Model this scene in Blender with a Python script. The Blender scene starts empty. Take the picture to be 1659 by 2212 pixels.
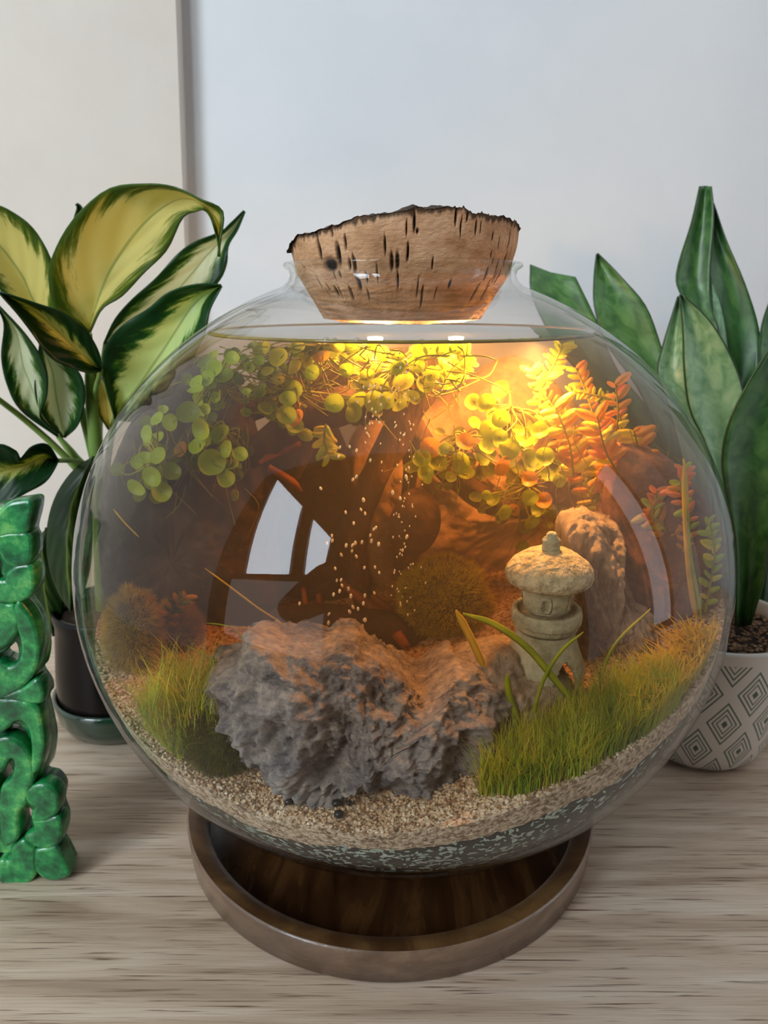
import bpy, bmesh, math, random
import numpy as np
from mathutils import Vector, Matrix, noise, Euler
random.seed(7); RNG = np.random.RandomState(7)
S = bpy.context.scene; COL = S.collection
R = math.radians

# ------------------------------------------------ camera
PITCH = 0.2843; F = 1600.0; CX, CY = 829.5, 1106.0
CAMP = np.array([0.0, -0.3673, 0.291])
cd = bpy.data.cameras.new('camera'); cam = bpy.data.objects.new('camera', cd); COL.objects.link(cam)
cam.location = CAMP; cam.rotation_euler = (math.pi/2 - PITCH, 0, 0)
cd.sensor_fit = 'VERTICAL'; cd.sensor_height = 24.0; cd.lens = F/2212*24.0
cd.clip_start = 0.01; cd.clip_end = 50
cd.dof.use_dof = True; cd.dof.focus_distance = 0.27; cd.dof.aperture_fstop = 13
S.camera = cam
# ------------------------------------------------ world: soft grey daylight of the room
w = bpy.data.worlds.new('world'); S.world = w; w.use_nodes = True
bg = w.node_tree.nodes['Background']; bg.inputs[0].default_value = (0.86, 0.93, 1.0, 1); bg.inputs[1].default_value = 0.8
S.view_settings.view_transform = 'Standard'; S.view_settings.look = 'None'; S.view_settings.gamma = 1
S.view_settings.use_curve_mapping = False; S.view_settings.exposure = 0.0
S.cycles.max_bounces = 8; S.cycles.diffuse_bounces = 3; S.cycles.glossy_bounces = 3
S.cycles.transparent_max_bounces = 24; S.cycles.volume_bounces = 0; S.cycles.transmission_bounces = 4
S.cycles.use_denoising = True; S.cycles.caustics_reflective = False; S.cycles.caustics_refractive = False
S.cycles.sample_clamp_indirect = 4.0
WINDOW_GAIN = 19.0; SIDE_GAIN = 3.5
# the aquarium lamp: a small warm LED just under the cork
def lamp(name, loc, power, col, size):
    l = bpy.data.lights.new(name, 'POINT'); l.energy = power; l.color = col; l.shadow_soft_size = size
    o = bpy.data.objects.new(name, l); COL.objects.link(o); o.location = loc; return o
for lx, ly, lz_, lp_ in ((-0.004, -0.014, 0.268, 0.75), (0.034, -0.008, 0.268, 0.85)):
    lamp('aquarium_lamp', (lx, ly, lz_), lp_, (1.0, 0.58, 0.20), 0.008)
l = bpy.data.lights.new('added_warm_spot', 'SPOT'); l.energy = 2.1; l.color = (1.0, 0.58, 0.20); l.shadow_soft_size = 0.008  # unseen spot, added to warm the rocks, moss and lantern
l.spot_size = R(150); l.spot_blend = 0.7
o = bpy.data.objects.new('added_warm_spot', l); COL.objects.link(o); o.location = (0.068, -0.034, 0.270); o.rotation_euler = (R(8), R(14), 0)

# ------------------------------------------------ geometry helpers
_c, _s = math.cos(PITCH), math.sin(PITCH)
BC = np.array([0.0088, 0.0, 0.159]); AO, CO = 0.160, 0.1454; AI, CI = 0.1572, 0.1428
ZW = 0.2745
def dirv(px, py):
    x = (px-CX)/F; u = -(py-CY)/F
    return np.array([x, _c+u*_s, -_s+u*_c])
def P(px, py, y):
    v = dirv(px, py); return CAMP + v*((y-CAMP[1])/v[1])
def PZ(px, py, z=0.0):
    v = dirv(px, py); return CAMP + v*((z-CAMP[2])/v[2])
def mpp(p):                      # metres per pixel at a point
    v = np.array(p)-CAMP; return (v[1]*_c - v[2]*_s)/F
def proj(p):
    v = np.array(p)-CAMP; d = v[1]*_c-v[2]*_s; u = v[1]*_s+v[2]*_c
    return CX+F*v[0]/d, CY-F*u/d
def clampE(V, k=0.985, top=True):
    V = np.array(V, float); q = (V-BC)/np.array([AI, AI, CI]); r = np.linalg.norm(q, axis=-1)
    m = r > k; q[m] *= (k/r[m])[:, None]; V = BC+q*np.array([AI, AI, CI])
    if top: V[:, 2] = np.minimum(V[:, 2], ZW-0.0015)
    return V
def sandz(x, y):
    z = 0.104 + 0.25*max(x, 0) + 0.16*max(-x-0.05, 0) + 0.13*(y+0.146)
    return z + 0.0025*noise.noise(Vector((x*40, y*40, 0)))

def mesh(name, V, Fc, mat=None, parent=None, smooth=True, uv=None, col=None, loc=None):
    V = np.asarray(V, float)
    me = bpy.data.meshes.new(name)
    me.from_pydata([tuple(v) for v in V], [], [tuple(int(i) for i in f) for f in Fc])
    if smooth: me.polygons.foreach_set('use_smooth', [True]*len(me.polygons))
    if uv is not None:
        l = me.uv_layers.new(name='UVMap'); li = np.zeros(len(me.loops), int); me.loops.foreach_get('vertex_index', li)
        l.data.foreach_set('uv', np.asarray(uv, float)[li].ravel())
    if col is not None:
        a = me.attributes.new('dark', 'FLOAT', 'POINT'); a.data.foreach_set('value', np.asarray(col, float))
    if mat: me.materials.append(mat)
    me.update()
    o = bpy.data.objects.new(name, me); COL.objects.link(o)
    if parent: o.parent = parent
    if loc is not None: o.location = loc
    return o
def rebase(o, loc):
    """put the origin of a thing and its parts at loc (parts keep world coordinates through the inverse)"""
    return o
def empty(name, loc=(0, 0, 0)):
    o = bpy.data.objects.new(name, None); COL.objects.link(o); o.location = loc; o.empty_display_size = 0.02
    return o
def tag(o, label=None, cat=None, group=None, kind=None):
    if label: o['label'] = label
    if cat: o['category'] = cat
    if group: o['group'] = group
    if kind: o['kind'] = kind
    return o
def thing(name, label, cat, loc=(0, 0, 0), group=None):
    return tag(empty(name, tuple(float(a) for a in loc)), label, cat, group)
def part(name, V, Fc, mat, t, **k):
    """a part whose vertices are given in world space, under the empty t"""
    V = np.asarray(V, float) - np.array(t.location if t.parent is None else (0, 0, 0))
    if t.parent is not None and t.parent.location.length > 0: V = V - np.array(t.parent.location)
    return mesh(name, V, Fc, mat, t, **k)
def gridfaces(nu, nv, wrapu=False, wrapv=False, off=0):
    f = []
    for i in range(nu if wrapu else nu-1):
        for j in range(nv if wrapv else nv-1):
            a = i*nv+j; b = ((i+1) % nu)*nv+j; c = ((i+1) % nu)*nv+(j+1) % nv; d = i*nv+(j+1) % nv
            f.append((a+off, b+off, c+off, d+off))
    return f
def lathe(prof, n=96, cx=0, cy=0, closed=False):
    V = []; m = len(prof)
    for i in range(n):
        a = 2*math.pi*i/n
        for r, z in prof: V.append((cx+r*math.cos(a), cy+r*math.sin(a), z))
    return np.array(V), gridfaces(n, m, True, closed)
def crom(pts, n):
    P_ = np.array(pts, float); m = len(P_)
    E = np.vstack([2*P_[0]-P_[1], P_, 2*P_[-1]-P_[-2]]); out = []
    for k in range(n):
        t = k/(n-1)*(m-1); i = min(int(t), m-2); u = t-i
        a, b, c, d = E[i], E[i+1], E[i+2], E[i+3]
        out.append(0.5*((2*b)+(-a+c)*u+(2*a-5*b+4*c-d)*u*u+(-a+3*b-3*c+d)*u**3))
    return np.array(out)
def tube(pts, rad, n=8, k=24, wob=0, seed=0):
    C = crom(pts, k); r = crom([[a] for a in rad], k)[:, 0] if len(rad) == len(pts) else np.interp(np.linspace(0, 1, k), np.linspace(0, 1, len(rad)), rad)
    T = np.gradient(C, axis=0); T /= np.linalg.norm(T, axis=1)[:, None]+1e-12
    ref = np.array([0.13, 0.21, 0.97]); V = []
    for i in range(k):
        a = np.cross(T[i], ref)
        if np.linalg.norm(a) < .1: a = np.cross(T[i], [1, 0, 0])
        a /= np.linalg.norm(a); b = np.cross(T[i], a)
        for j in range(n):
            th = 2*math.pi*j/n; rr = max(r[i], 1e-5)
            if wob: rr *= 1+wob*noise.noise(Vector((C[i][0]*90+seed, j*0.9, C[i][2]*90)))+wob*.5*math.sin(j*2.1+i*.1)
            V.append(C[i]+rr*(a*math.cos(th)+b*math.sin(th)))
    Fc = gridfaces(k, n, False, True)
    Fc.append(tuple(range(n-1, -1, -1))); Fc.append(tuple(range((k-1)*n, k*n)))
    return np.array(V), Fc
class Acc:
    def __init__(s): s.V = []; s.F = []; s.n = 0
    def add(s, V, Fc):
        V = np.asarray(V, float); s.V.append(V); s.F += [tuple(i+s.n for i in f) for f in Fc]; s.n += len(V)
    def get(s): return np.vstack(s.V), s.F
def px3(lst): return [P(a, b, c) for a, b, c in lst]

# ------------------------------------------------ materials
def lin(c):
    return tuple(((x/255)/12.92 if x/255 <= 0.04045 else ((x/255+0.055)/1.055)**2.4) for x in c)+(1.0,)
def newmat(name):
    m = bpy.data.materials.new(name); m.use_nodes = True; nt = m.node_tree
    for n in list(nt.nodes): nt.nodes.remove(n)
    return m, nt, nt.nodes.new('ShaderNodeOutputMaterial')
def N(nt, t, **k):
    n = nt.nodes.new(t)
    for a, b in k.items():
        if a.startswith('i_'): n.inputs[int(a[2:]) if a[2:].isdigit() else a[2:].replace('_', ' ')].default_value = b
        else: setattr(n, a, b)
    return n
def L(nt, a, b): nt.links.new(a, b)
def ramp(nt, stops, fac):
    r = nt.nodes.new('ShaderNodeValToRGB'); e = r.color_ramp.elements
    while len(e) < len(stops): e.new(0.5)
    for q, (p_, c_) in zip(e, stops): q.position = p_; q.color = lin(c_)
    L(nt, fac, r.inputs[0]); return r.outputs[0]
def math_(nt, op, a, b=None, c=None):
    n = nt.nodes.new('ShaderNodeMath'); n.operation = op
    for i, v in enumerate((a, b, c)):
        if v is None: continue
        if isinstance(v, (int, float)): n.inputs[i].default_value = v
        else: L(nt, v, n.inputs[i])
    return n.outputs[0]
def mixc(nt, f, a, b):
    n = nt.nodes.new('ShaderNodeMix'); n.data_type = 'RGBA'
    for i, v in ((0, f), (6, a), (7, b)):
        if isinstance(v, (int, float)): n.inputs[i].default_value = v
        elif isinstance(v, tuple): n.inputs[i].default_value = v
        else: L(nt, v, n.inputs[i])
    return n.outputs[2]
def nmat(name, stops, scale=60, detail=6, rough=0.7, bump=0.0, bscale=None, bdist=0.001, stretch=(1, 1, 1), trans=0.0, spec=0.4, coat=0.0, distort=0.0, vor=0.0, dark=None, grain_rough=0.6):
    m, nt, out = newmat(name)
    tc = N(nt, 'ShaderNodeTexCoord'); mp = N(nt, 'ShaderNodeMapping'); mp.inputs['Scale'].default_value = stretch
    L(nt, tc.outputs['Object'], mp.inputs[0])
    no = N(nt, 'ShaderNodeTexNoise'); no.inputs['Scale'].default_value = scale; no.inputs['Detail'].default_value = detail
    no.inputs['Roughness'].default_value = grain_rough; no.inputs['Distortion'].default_value = distort
    L(nt, mp.outputs[0], no.inputs['Vector'])
    fac = no.outputs['Fac']
    if vor:
        vo = N(nt, 'ShaderNodeTexVoronoi'); vo.inputs['Scale'].default_value = vor; L(nt, mp.outputs[0], vo.inputs['Vector'])
        fac = math_(nt, 'ADD', math_(nt, 'MULTIPLY', fac, 0.6), math_(nt, 'MULTIPLY', N_sep(nt, vo.outputs['Color']), 0.4))
    c = ramp(nt, stops, fac)
    if dark is not None:
        at = N(nt, 'ShaderNodeAttribute', attribute_name='dark'); c = mixc(nt, at.outputs['Fac'], c, lin(dark))
    b = N(nt, 'ShaderNodeBsdfPrincipled'); L(nt, c, b.inputs['Base Color'])
    b.inputs['Roughness'].default_value = rough; b.inputs['Specular IOR Level'].default_value = spec; b.inputs['Coat Weight'].default_value = coat
    if bump:
        n2 = N(nt, 'ShaderNodeTexNoise'); n2.inputs['Scale'].default_value = bscale or scale*3; n2.inputs['Detail'].default_value = 5
        L(nt, mp.outputs[0], n2.inputs['Vector'])
        bp = N(nt, 'ShaderNodeBump'); bp.inputs['Strength'].default_value = bump; bp.inputs['Distance'].default_value = bdist
        L(nt, n2.outputs['Fac'], bp.inputs['Height']); L(nt, bp.outputs[0], b.inputs['Normal'])
    sh = b.outputs[0]
    if trans:
        tr = N(nt, 'ShaderNodeBsdfTranslucent'); L(nt, c, tr.inputs[0]); mx = N(nt, 'ShaderNodeMixShader'); mx.inputs[0].default_value = trans
        L(nt, sh, mx.inputs[1]); L(nt, tr.outputs[0], mx.inputs[2]); sh = mx.outputs[0]
    L(nt, sh, out.inputs['Surface']); return m
def N_sep(nt, c):
    s = N(nt, 'ShaderNodeSeparateColor'); L(nt, c, s.inputs[0]); return s.outputs[0]
def glassmat(name, tint=(1, 1, 1, 1), ior=1.5, gain=1.0):
    m, nt, out = newmat(name)
    lw = N(nt, 'ShaderNodeLayerWeight'); f0 = ((ior-1)/(ior+1))**2
    fr = math_(nt, 'ADD', math_(nt, 'MULTIPLY', math_(nt, 'POWER', lw.outputs['Facing'], 5.0), 1-f0), f0)
    t = N(nt, 'ShaderNodeBsdfTransparent'); t.inputs[0].default_value = tint
    g = N(nt, 'ShaderNodeBsdfGlossy'); g.inputs['Roughness'].default_value = 0.0
    mx = N(nt, 'ShaderNodeMixShader'); f = math_(nt, 'MINIMUM', math_(nt, 'MULTIPLY', fr, gain), 1.0)
    L(nt, f, mx.inputs[0]); L(nt, t.outputs[0], mx.inputs[1]); L(nt, g.outputs[0], mx.inputs[2]); L(nt, mx.outputs[0], out.inputs['Surface'])
    return m
M_glass = glassmat('clear_glass', (0.985, 0.992, 0.988, 1), 1.45, 0.8)
M_glassin = glassmat('wet_inner_glass', (0.99, 0.995, 0.99, 1), 1.13, 0.5)
M_wsurf = glassmat('water_top', (0.98, 0.96, 0.88, 1), 1.33)
def emis(name, col, s):
    m, nt, out = newmat(name); e = N(nt, 'ShaderNodeEmission'); e.inputs[0].default_value = col; e.inputs[1].default_value = s
    L(nt, e.outputs[0], out.inputs['Surface']); return m
# tannin-stained water
M_water, nt, out = newmat('tannin_water')
va = N(nt, 'ShaderNodeVolumeAbsorption'); va.inputs['Color'].default_value = (0.74, 0.46, 0.12, 1); va.inputs['Density'].default_value = 10.0
vs = N(nt, 'ShaderNodeVolumeScatter'); vs.inputs['Color'].default_value = (1.0, 0.88, 0.62, 1); vs.inputs['Density'].default_value = 1.1; vs.inputs['Anisotropy'].default_value = 0.25
ad = N(nt, 'ShaderNodeAddShader'); L(nt, va.outputs[0], ad.inputs[0]); L(nt, vs.outputs[0], ad.inputs[1]); L(nt, ad.outputs[0], out.inputs['Volume'])

M_wallw = nmat('painted_plaster', [(0.3, (222, 224, 226)), (0.7, (229, 230, 231))], 9, 3, 0.9, 0.25, 700, 0.0006)
M_wallb = nmat('beige_plaster', [(0.3, (214, 204, 192)), (0.7, (220, 211, 200))], 12, 3, 0.9, 0.3, 500, 0.0008)
M_rear = nmat('brown_rear_wall', [(0.3, (92, 76, 66)), (0.7, (104, 88, 76))], 3, 3, 0.9)
M_floor = nmat('dark_floor', [(0.3, (70, 55, 44)), (0.7, (88, 70, 58))], 5, 3, 0.6)
# ------------------------------------------------ structure
def box(x0, x1, y0, y1, z0, z1):
    V = [(x0, y0, z0), (x1, y0, z0), (x1, y1, z0), (x0, y1, z0), (x0, y0, z1), (x1, y0, z1), (x1, y1, z1), (x0, y1, z1)]
    return V, [(0, 3, 2, 1), (4, 5, 6, 7), (0, 1, 5, 4), (1, 2, 6, 5), (2, 3, 7, 6), (3, 0, 4, 7)]
YB = 0.30
tag(mesh('wall_back', *box(-0.6, 1.6, YB, YB+0.1, -0.75, 1.9), M_wallw, smooth=False), 'white plaster wall behind the bowl', kind='structure')
xe = P(397, 480, YB-0.018)[0]; xt = P(379, 0, YB-0.018)[0]; zt0 = P(379, 0, YB-0.018)[2]; zt1 = P(397, 480, YB-0.018)[2]
V, Fc = box(-1.8, 0, YB-0.018, YB+0.1, -0.75, 1.9); V = [list(v) for v in V]
for v in V:
    if v[0] == 0: v[0] = xe + (xt-xe)*(v[2]-zt1)/(zt0-zt1)
tag(mesh('wall_left', V, Fc, M_wallb, smooth=False), 'beige plaster wall section on the left, proud of the white wall', kind='structure')
tag(mesh('floor', *box(-3.2, 2.6, -1.95, YB, -0.80, -0.75), M_floor, smooth=False), kind='structure')
# rear room wall with the window the daylight comes from (seen mirrored in the bowl)
YR = -1.80
tag(mesh('wall_rear', *box(-3.2, 2.6, YR-0.1, YR-0.03, -0.75, 3.6), M_rear, smooth=False), kind='structure')
M_sky = emis('bright_sky', (0.80, 0.91, 1.0, 1), WINDOW_GAIN)
M_fence = emis('garden_fence_glow', (0.62, 0.66, 0.68, 1), 2.6)  # daylight on the fence is put in as emission
M_frame = nmat('window_frame_brown', [(0.3, (70, 56, 48)), (0.7, (84, 68, 60))], 6, 3, 0.5)
def poly_prism(pts, y0, y1):
    n = len(pts); V = [(a, y0, b) for a, b in pts]+[(a, y1, b) for a, b in pts]
    return V, [tuple(range(n)), tuple(range(2*n-1, n-1, -1))]+[(i, i+n, (i+1) % n+n, (i+1) % n) for i in range(n)]
wroot = tag(empty('window_1'), kind='structure')
pane1 = [(-2.62, 3.28), (-1.40, 2.02), (-1.22, 0.80), (-2.15, 0.80)]; pane2 = [(-1.22, 1.82), (-0.78, 1.35), (-0.78, 0.80), (-1.10, 0.80)]
for pn in (pane1, pane2):
    mesh('pane', *poly_prism(pn, YR-0.02, YR-0.025), M_sky, wroot, smooth=False)
def bar(p, q, wd, y=YR):
    d = np.array(q)-np.array(p); d = d/np.linalg.norm(d); n_ = np.array([-d[1], d[0]])*wd/2
    a, b = np.array(p), np.array(q)
    return poly_prism([tuple(a-n_), tuple(b-n_), tuple(b+n_), tuple(a+n_)], y+0.03, y-0.03)
for pn in (pane1, pane2):
    for i in range(4): mesh('frame_bar', *bar(pn[i], pn[(i+1) % 4], 0.07), M_frame, wroot, smooth=False)
mesh('fence_view', *poly_prism([(-2.5, 0.76), (-0.78, 0.76), (-0.78, -0.15), (-2.5, -0.15)], YR-0.02, YR-0.025), M_fence, wroot, smooth=False)

# tall window on the right hand wall of the room
M_sideskly = emis('side_sky', (0.90, 0.92, 1.0, 1), SIDE_GAIN)
w2 = tag(empty('window_2'), kind='structure')
XS = 1.55
mesh('pane', [(XS, -.36, -.1), (XS, -.16, -.1), (XS, -.16, 1.2), (XS, -.36, 1.2)], [(0, 1, 2, 3)], M_sideskly, w2, smooth=False)
for a_ in ((-.40, -.36, -.15, 1.25), (-.16, -.12, -.15, 1.25), (-.40, -.12, 1.2, 1.25), (-.40, -.12, -.15, -.1)):
    mesh('frame_bar', *box(XS-.03, XS+.03, *a_), M_frame, w2, smooth=False)

# ------------------------------------------------ table
M_table, nt, out = newmat('pale_oak_laminate')
tc = N(nt, 'ShaderNodeTexCoord'); mp = N(nt, 'ShaderNodeMapping'); mp.inputs['Scale'].default_value = (1.0, 13, 13); mp.inputs['Rotation'].default_value = (0, 0, R(-3)); L(nt, tc.outputs['Object'], mp.inputs[0])
n1 = N(nt, 'ShaderNodeTexNoise'); n1.inputs['Scale'].default_value = 8; n1.inputs['Detail'].default_value = 8; n1.inputs['Distortion'].default_value = 0.7; L(nt, mp.outputs[0], n1.inputs[0])
mp2 = N(nt, 'ShaderNodeMapping'); mp2.inputs['Scale'].default_value = (1.6, 60, 60); mp2.inputs['Rotation'].default_value = (0, 0, R(-2)); L(nt, tc.outputs['Object'], mp2.inputs[0])
n2 = N(nt, 'ShaderNodeTexNoise'); n2.inputs['Scale'].default_value = 15; n2.inputs['Detail'].default_value = 4; n2.inputs['Distortion'].default_value = 0.5; L(nt, mp2.outputs[0], n2.inputs[0])
c1 = ramp(nt, [(0.28, (164, 140, 118)), (0.5, (198, 175, 151)), (0.72, (220, 201, 180))], n1.outputs['Fac'])
por = ramp(nt, [(0.31, (60, 60, 60)), (0.43, (255, 255, 255))], n2.outputs['Fac'])
c2 = mixc(nt, N_sep(nt, por), lin((104, 78, 58)), c1)
b = N(nt, 'ShaderNodeBsdfPrincipled'); L(nt, c2, b.inputs['Base Color']); b.inputs['Roughness'].default_value = 0.42; b.inputs['Specular IOR Level'].default_value = 0.35
bp = N(nt, 'ShaderNodeBump'); bp.inputs['Strength'].default_value = 0.5; bp.inputs['Distance'].default_value = 0.0006; L(nt, n2.outputs['Fac'], bp.inputs['Height']); L(nt, bp.outputs[0], b.inputs['Normal'])
L(nt, b.outputs[0], out.inputs['Surface'])
tb = thing('table', 'pale oak laminate table carrying the bowl and both plants', 'table', (0, 0, -0.75))
part('table_top', *box(-0.75, 0.85, -0.5, YB-0.02, -0.035, 0.0), M_table, tb, smooth=False)
for x in (-0.70, 0.75):
    for y in (-0.44, 0.20): part('leg', *box(x, x+0.05, y, y+0.05, -0.75, -0.035), M_table, tb, smooth=False)

# ------------------------------------------------ wooden tray
M_tray = nmat('dark_acacia', [(0.25, (58, 36, 18)), (0.45, (92, 62, 36)), (0.6, (126, 92, 54)), (0.8, (84, 54, 30))], 14, 7, 0.30, 0.25, 300, 0.0006, (1, 1, 1.6), spec=0.5, coat=0.25, distort=2.2)
M_trayfloor = nmat('polished_dark_acacia', [(0.3, (40, 22, 10)), (0.5, (66, 40, 20)), (0.7, (98, 66, 36))], 10, 6, 0.16, 0.08, 200, 0.0004, (5, 1, 1), spec=0.6, coat=0.5, distort=1.5)
M_trayside = nmat('greyed_acacia', [(0.25, (84, 64, 50)), (0.5, (118, 94, 76)), (0.75, (150, 124, 100))], 16, 7, 0.32, 0.6, 260, 0.0007, (1, 1, 2), spec=0.5, coat=0.3, distort=1.5)
TX, TR, TZ = 0.0033, 0.1137, 0.0185
ty = thing('wooden_tray', 'round dark wooden tray under the glass bowl', 'tray', (TX, 0, 0))
part('side', *lathe([(TR-0.004, 0.0), (TR-0.001, 0.001), (TR+0.0002, TZ-0.0012), (TR-0.0002, TZ-0.0003), (TR-0.0008, TZ)], 160, TX), M_trayside, ty)
part('rim', *lathe([(TR-0.0008, TZ), (TR-0.004, TZ-0.0002), (TR-0.0095, TZ-0.0012), (TR-0.0104, TZ-0.0022), (TR-0.0110, 0.012), (TR-0.0118, 0.006)], 160, TX), M_tray, ty)
part('tray_floor', *lathe([(0.0, 0.0062), (0.05, 0.0062), (TR-0.016, 0.0062), (TR-0.0112, 0.0072)], 160, TX), M_trayfloor, ty)

# ------------------------------------------------ glass bowl
def ell_r(z, a, c): return a*math.sqrt(max(0, 1-((z-BC[2])/c)**2))
def bowl_profile(a, c, base, rb, inner=False):
    pr = [(0.0, base), (rb*0.7, base), (rb, base+0.0006)]
    for k in range(60):
        t = -math.pi/2+0.30 + (math.pi-0.30-0.36)*k/59
        pr.append((a*math.cos(t), BC[2]+c*math.sin(t)))
    return pr
prof = bowl_profile(AO, CO, 0.0066, 0.040)
nr = 0.0525
neck_o = [(0.0560, 0.2955), (0.0538, 0.2975), (0.0528, 0.3000), (0.0535, 0.3022), (0.0552, 0.3032), (0.0560, 0.3042), (0.0555, 0.3054), (0.0540, 0.3058), (0.0522, 0.3052), (0.0508, 0.3032), (0.0503, 0.3000), (0.0510, 0.2968)]
pi_ = [(r, z) for r, z in bowl_profile(AI, CI, 0.0102, 0.038)][::-1]
prof = prof+neck_o+pi_
bw = thing('glass_bowl', 'large round clear glass fishbowl on the wooden tray', 'bowl', (BC[0], 0, 0.0066))
V, Fc = lathe(prof, 128, BC[0]); o = part('glass_body', V, Fc, M_glass, bw); o.data.materials.append(M_glassin)
nprof = len(prof); nin = len(pi_)
for p_ in o.data.polygons:      # the wall in contact with the water hardly reflects
    v = p_.center; j_ = min(q % nprof for q in p_.vertices)
    if j_ >= nprof-nin and v.z+0.0066 < ZW: p_.material_index = 1

# water (a volume) and its surface
wp = [(0.0, 0.0164)]
for k in range(1, 61):
    z = 0.0164+(ZW-0.0164)*k/60; wp.append((ell_r(z, AI-0.0004, CI-0.0004), z))
wp.append((0.0, ZW))
V, Fc = lathe(wp, 96, BC[0])
wt = tag(mesh('aquarium_water', V, Fc, M_water), 'amber stained water filling the glass bowl', 'water', kind='stuff')
rw = ell_r(ZW, AI-0.0004, CI-0.0004)
V, Fc = lathe([(0.0, ZW+0.0001), (rw*0.5, ZW+0.0001), (rw-0.003, ZW+0.0001), (rw-0.0012, ZW+0.0004), (rw-0.0006, ZW+0.0014)], 128, BC[0])
mesh('water_surface', V, Fc, M_wsurf, wt)
M_men = nmat('meniscus_line', [(0.3, (92, 74, 20)), (0.7, (150, 124, 36))], 60, 3, .1)
mesh('meniscus', *lathe([(rw-.0011, ZW+.0006), (rw-.0004, ZW+.0009), (rw+.0001, ZW+.0004), (rw-.0001, ZW-.0004), (rw-.0009, ZW-.0002)], 160, BC[0], 0, True), M_men, wt)
M_menis = nmat('meniscus', [(0.3, (120, 96, 30)), (0.7, (190, 160, 60))], 50, 3, 0.1)
rm = rw_ = None
M_bead = glassmat('air_bubble_glass', (0.93, 0.95, 0.92, 1), 1.5, 2.2)

# ------------------------------------------------ cork lid
M_cork = nmat('cork_side', [(0.25, (158, 114, 78)), (0.5, (206, 160, 120)), (0.75, (230, 188, 148))], 55, 8, 0.85, 0.7, 420, 0.0012, (1, 1, 1.8), dark=(26, 18, 14), spec=0.2)
M_bark = nmat('cork_bark', [(0.3, (30, 24, 20)), (0.55, (74, 58, 46)), (0.8, (120, 96, 76))], 160, 8, 0.9, 0.9, 500, 0.002)
M_corkb = nmat('cork_underside', [(0.3, (44, 26, 16)), (0.5, (88, 56, 32)), (0.75, (132, 88, 52))], 130, 8, 0.6, 0.9, 400, 0.002)
nt_, nz_ = 1100, 60; V = []; dk = []
slits = []
for k in range(160):
    slits.append((random.uniform(0, 2*math.pi), random.uniform(0.29, 0.322), random.uniform(0.00028, 0.0006)*random.choice([1, 1, 1.5]), random.uniform(0.0012, 0.0042)))
slits += [(math.pi+0.9, 0.3035, 0.004, 0.003), (math.pi+1.0, 0.3075, 0.0012, 0.005), (math.pi+0.8, 0.309, .001, .004)]
sl = np.array(slits)
def corktop(a):
    x = math.cos(a); z = np.interp(x, [-1, -0.93, -0.8, -0.55, -0.2, 0.05, 0.4, 0.75, 1], [0.3105, 0.3125, 0.3160, 0.3180, 0.3215, 0.3242, 0.3238, 0.3225, 0.3198])
    z += 0.0006*math.sin(9*a)+0.0012*noise.noise(Vector((math.cos(a)*7, math.sin(a)*7, 3)))+0.0016*abs(noise.noise(Vector((math.cos(a)*24, math.sin(a)*24, 1))))+0.0006*noise.noise(Vector((math.cos(a)*60, math.sin(a)*60, 1)))
    return z
for i in range(nt_):
    a = 2*math.pi*i/nt_; zt = corktop(a)
    for j in range(nz_):
        u = j/(nz_-1); z = 0.2805+(zt-0.2805)*u
        r = np.interp(z, [0.2805, 0.290, 0.300, 0.313, 0.325], [0.0375, 0.0430, 0.0495, 0.0525, 0.0540])
        r += 0.0005*noise.noise(Vector((math.cos(a)*9, math.sin(a)*9, z*160)))
        da = np.abs((sl[:, 0]-a+math.pi) % (2*math.pi)-math.pi)*r; dz = np.abs(sl[:, 1]-z)
        q = np.clip(1.25-np.sqrt((da/sl[:, 2])**2+(dz/sl[:, 3])**2), 0, 1).max()
        edge = max(0, (z-(zt-0.0018-0.0034*abs(noise.noise(Vector((a*14, 0, 5))))))/0.0012)
        d_ = min(1, max(q*1.6, min(1, edge)*0.85))
        if z < 0.2935: d_ = max(d_, 0.25+0.5*noise.noise(Vector((a*3, z*900, 0))))
        r -= 0.0011*min(1, q*1.5); V.append((BC[0]+r*math.cos(a), r*math.sin(a), z)); dk.append(d_)
ck = thing('cork_lid', 'thick cork bark lid with jagged dark edge plugging the bowl neck', 'lid', (BC[0], 0, 0.2805))
part('cork_side', V, gridfaces(nt_, nz_, True), M_cork, ck, col=dk)
V2 = []; nr_ = 26
for i in range(180):
    a = 2*math.pi*i/180; zt = corktop(a)
    for j in range(nr_):
        u = j/(nr_-1); r = 0.0540*(1-u)
        x = r*math.cos(a); y = r*math.sin(a)
        z = zt*(1-u)+u*0.3235 - 0.0012+0.004*noise.noise(Vector((x*110, y*110, 0)))*min(1, u*6)+0.0012
        V2.append((BC[0]+x, y, z))
part('bark_top', V2, gridfaces(180, nr_, True), M_bark, ck)
V2 = []
for i in range(120):
    a = 2*math.pi*i/120
    for j in range(14):
        u = j/13; r = 0.0375*(1-u); V2.append((BC[0]+r*math.cos(a), r*math.sin(a), 0.2805-0.0016*math.sin(min(u, .5)*math.pi)+0.0012*noise.noise(Vector((r*math.cos(a)*220, r*math.sin(a)*220, 2)))*min(1, u*5)))
part('underside', V2, gridfaces(120, 14, True), M_corkb, ck)

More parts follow.
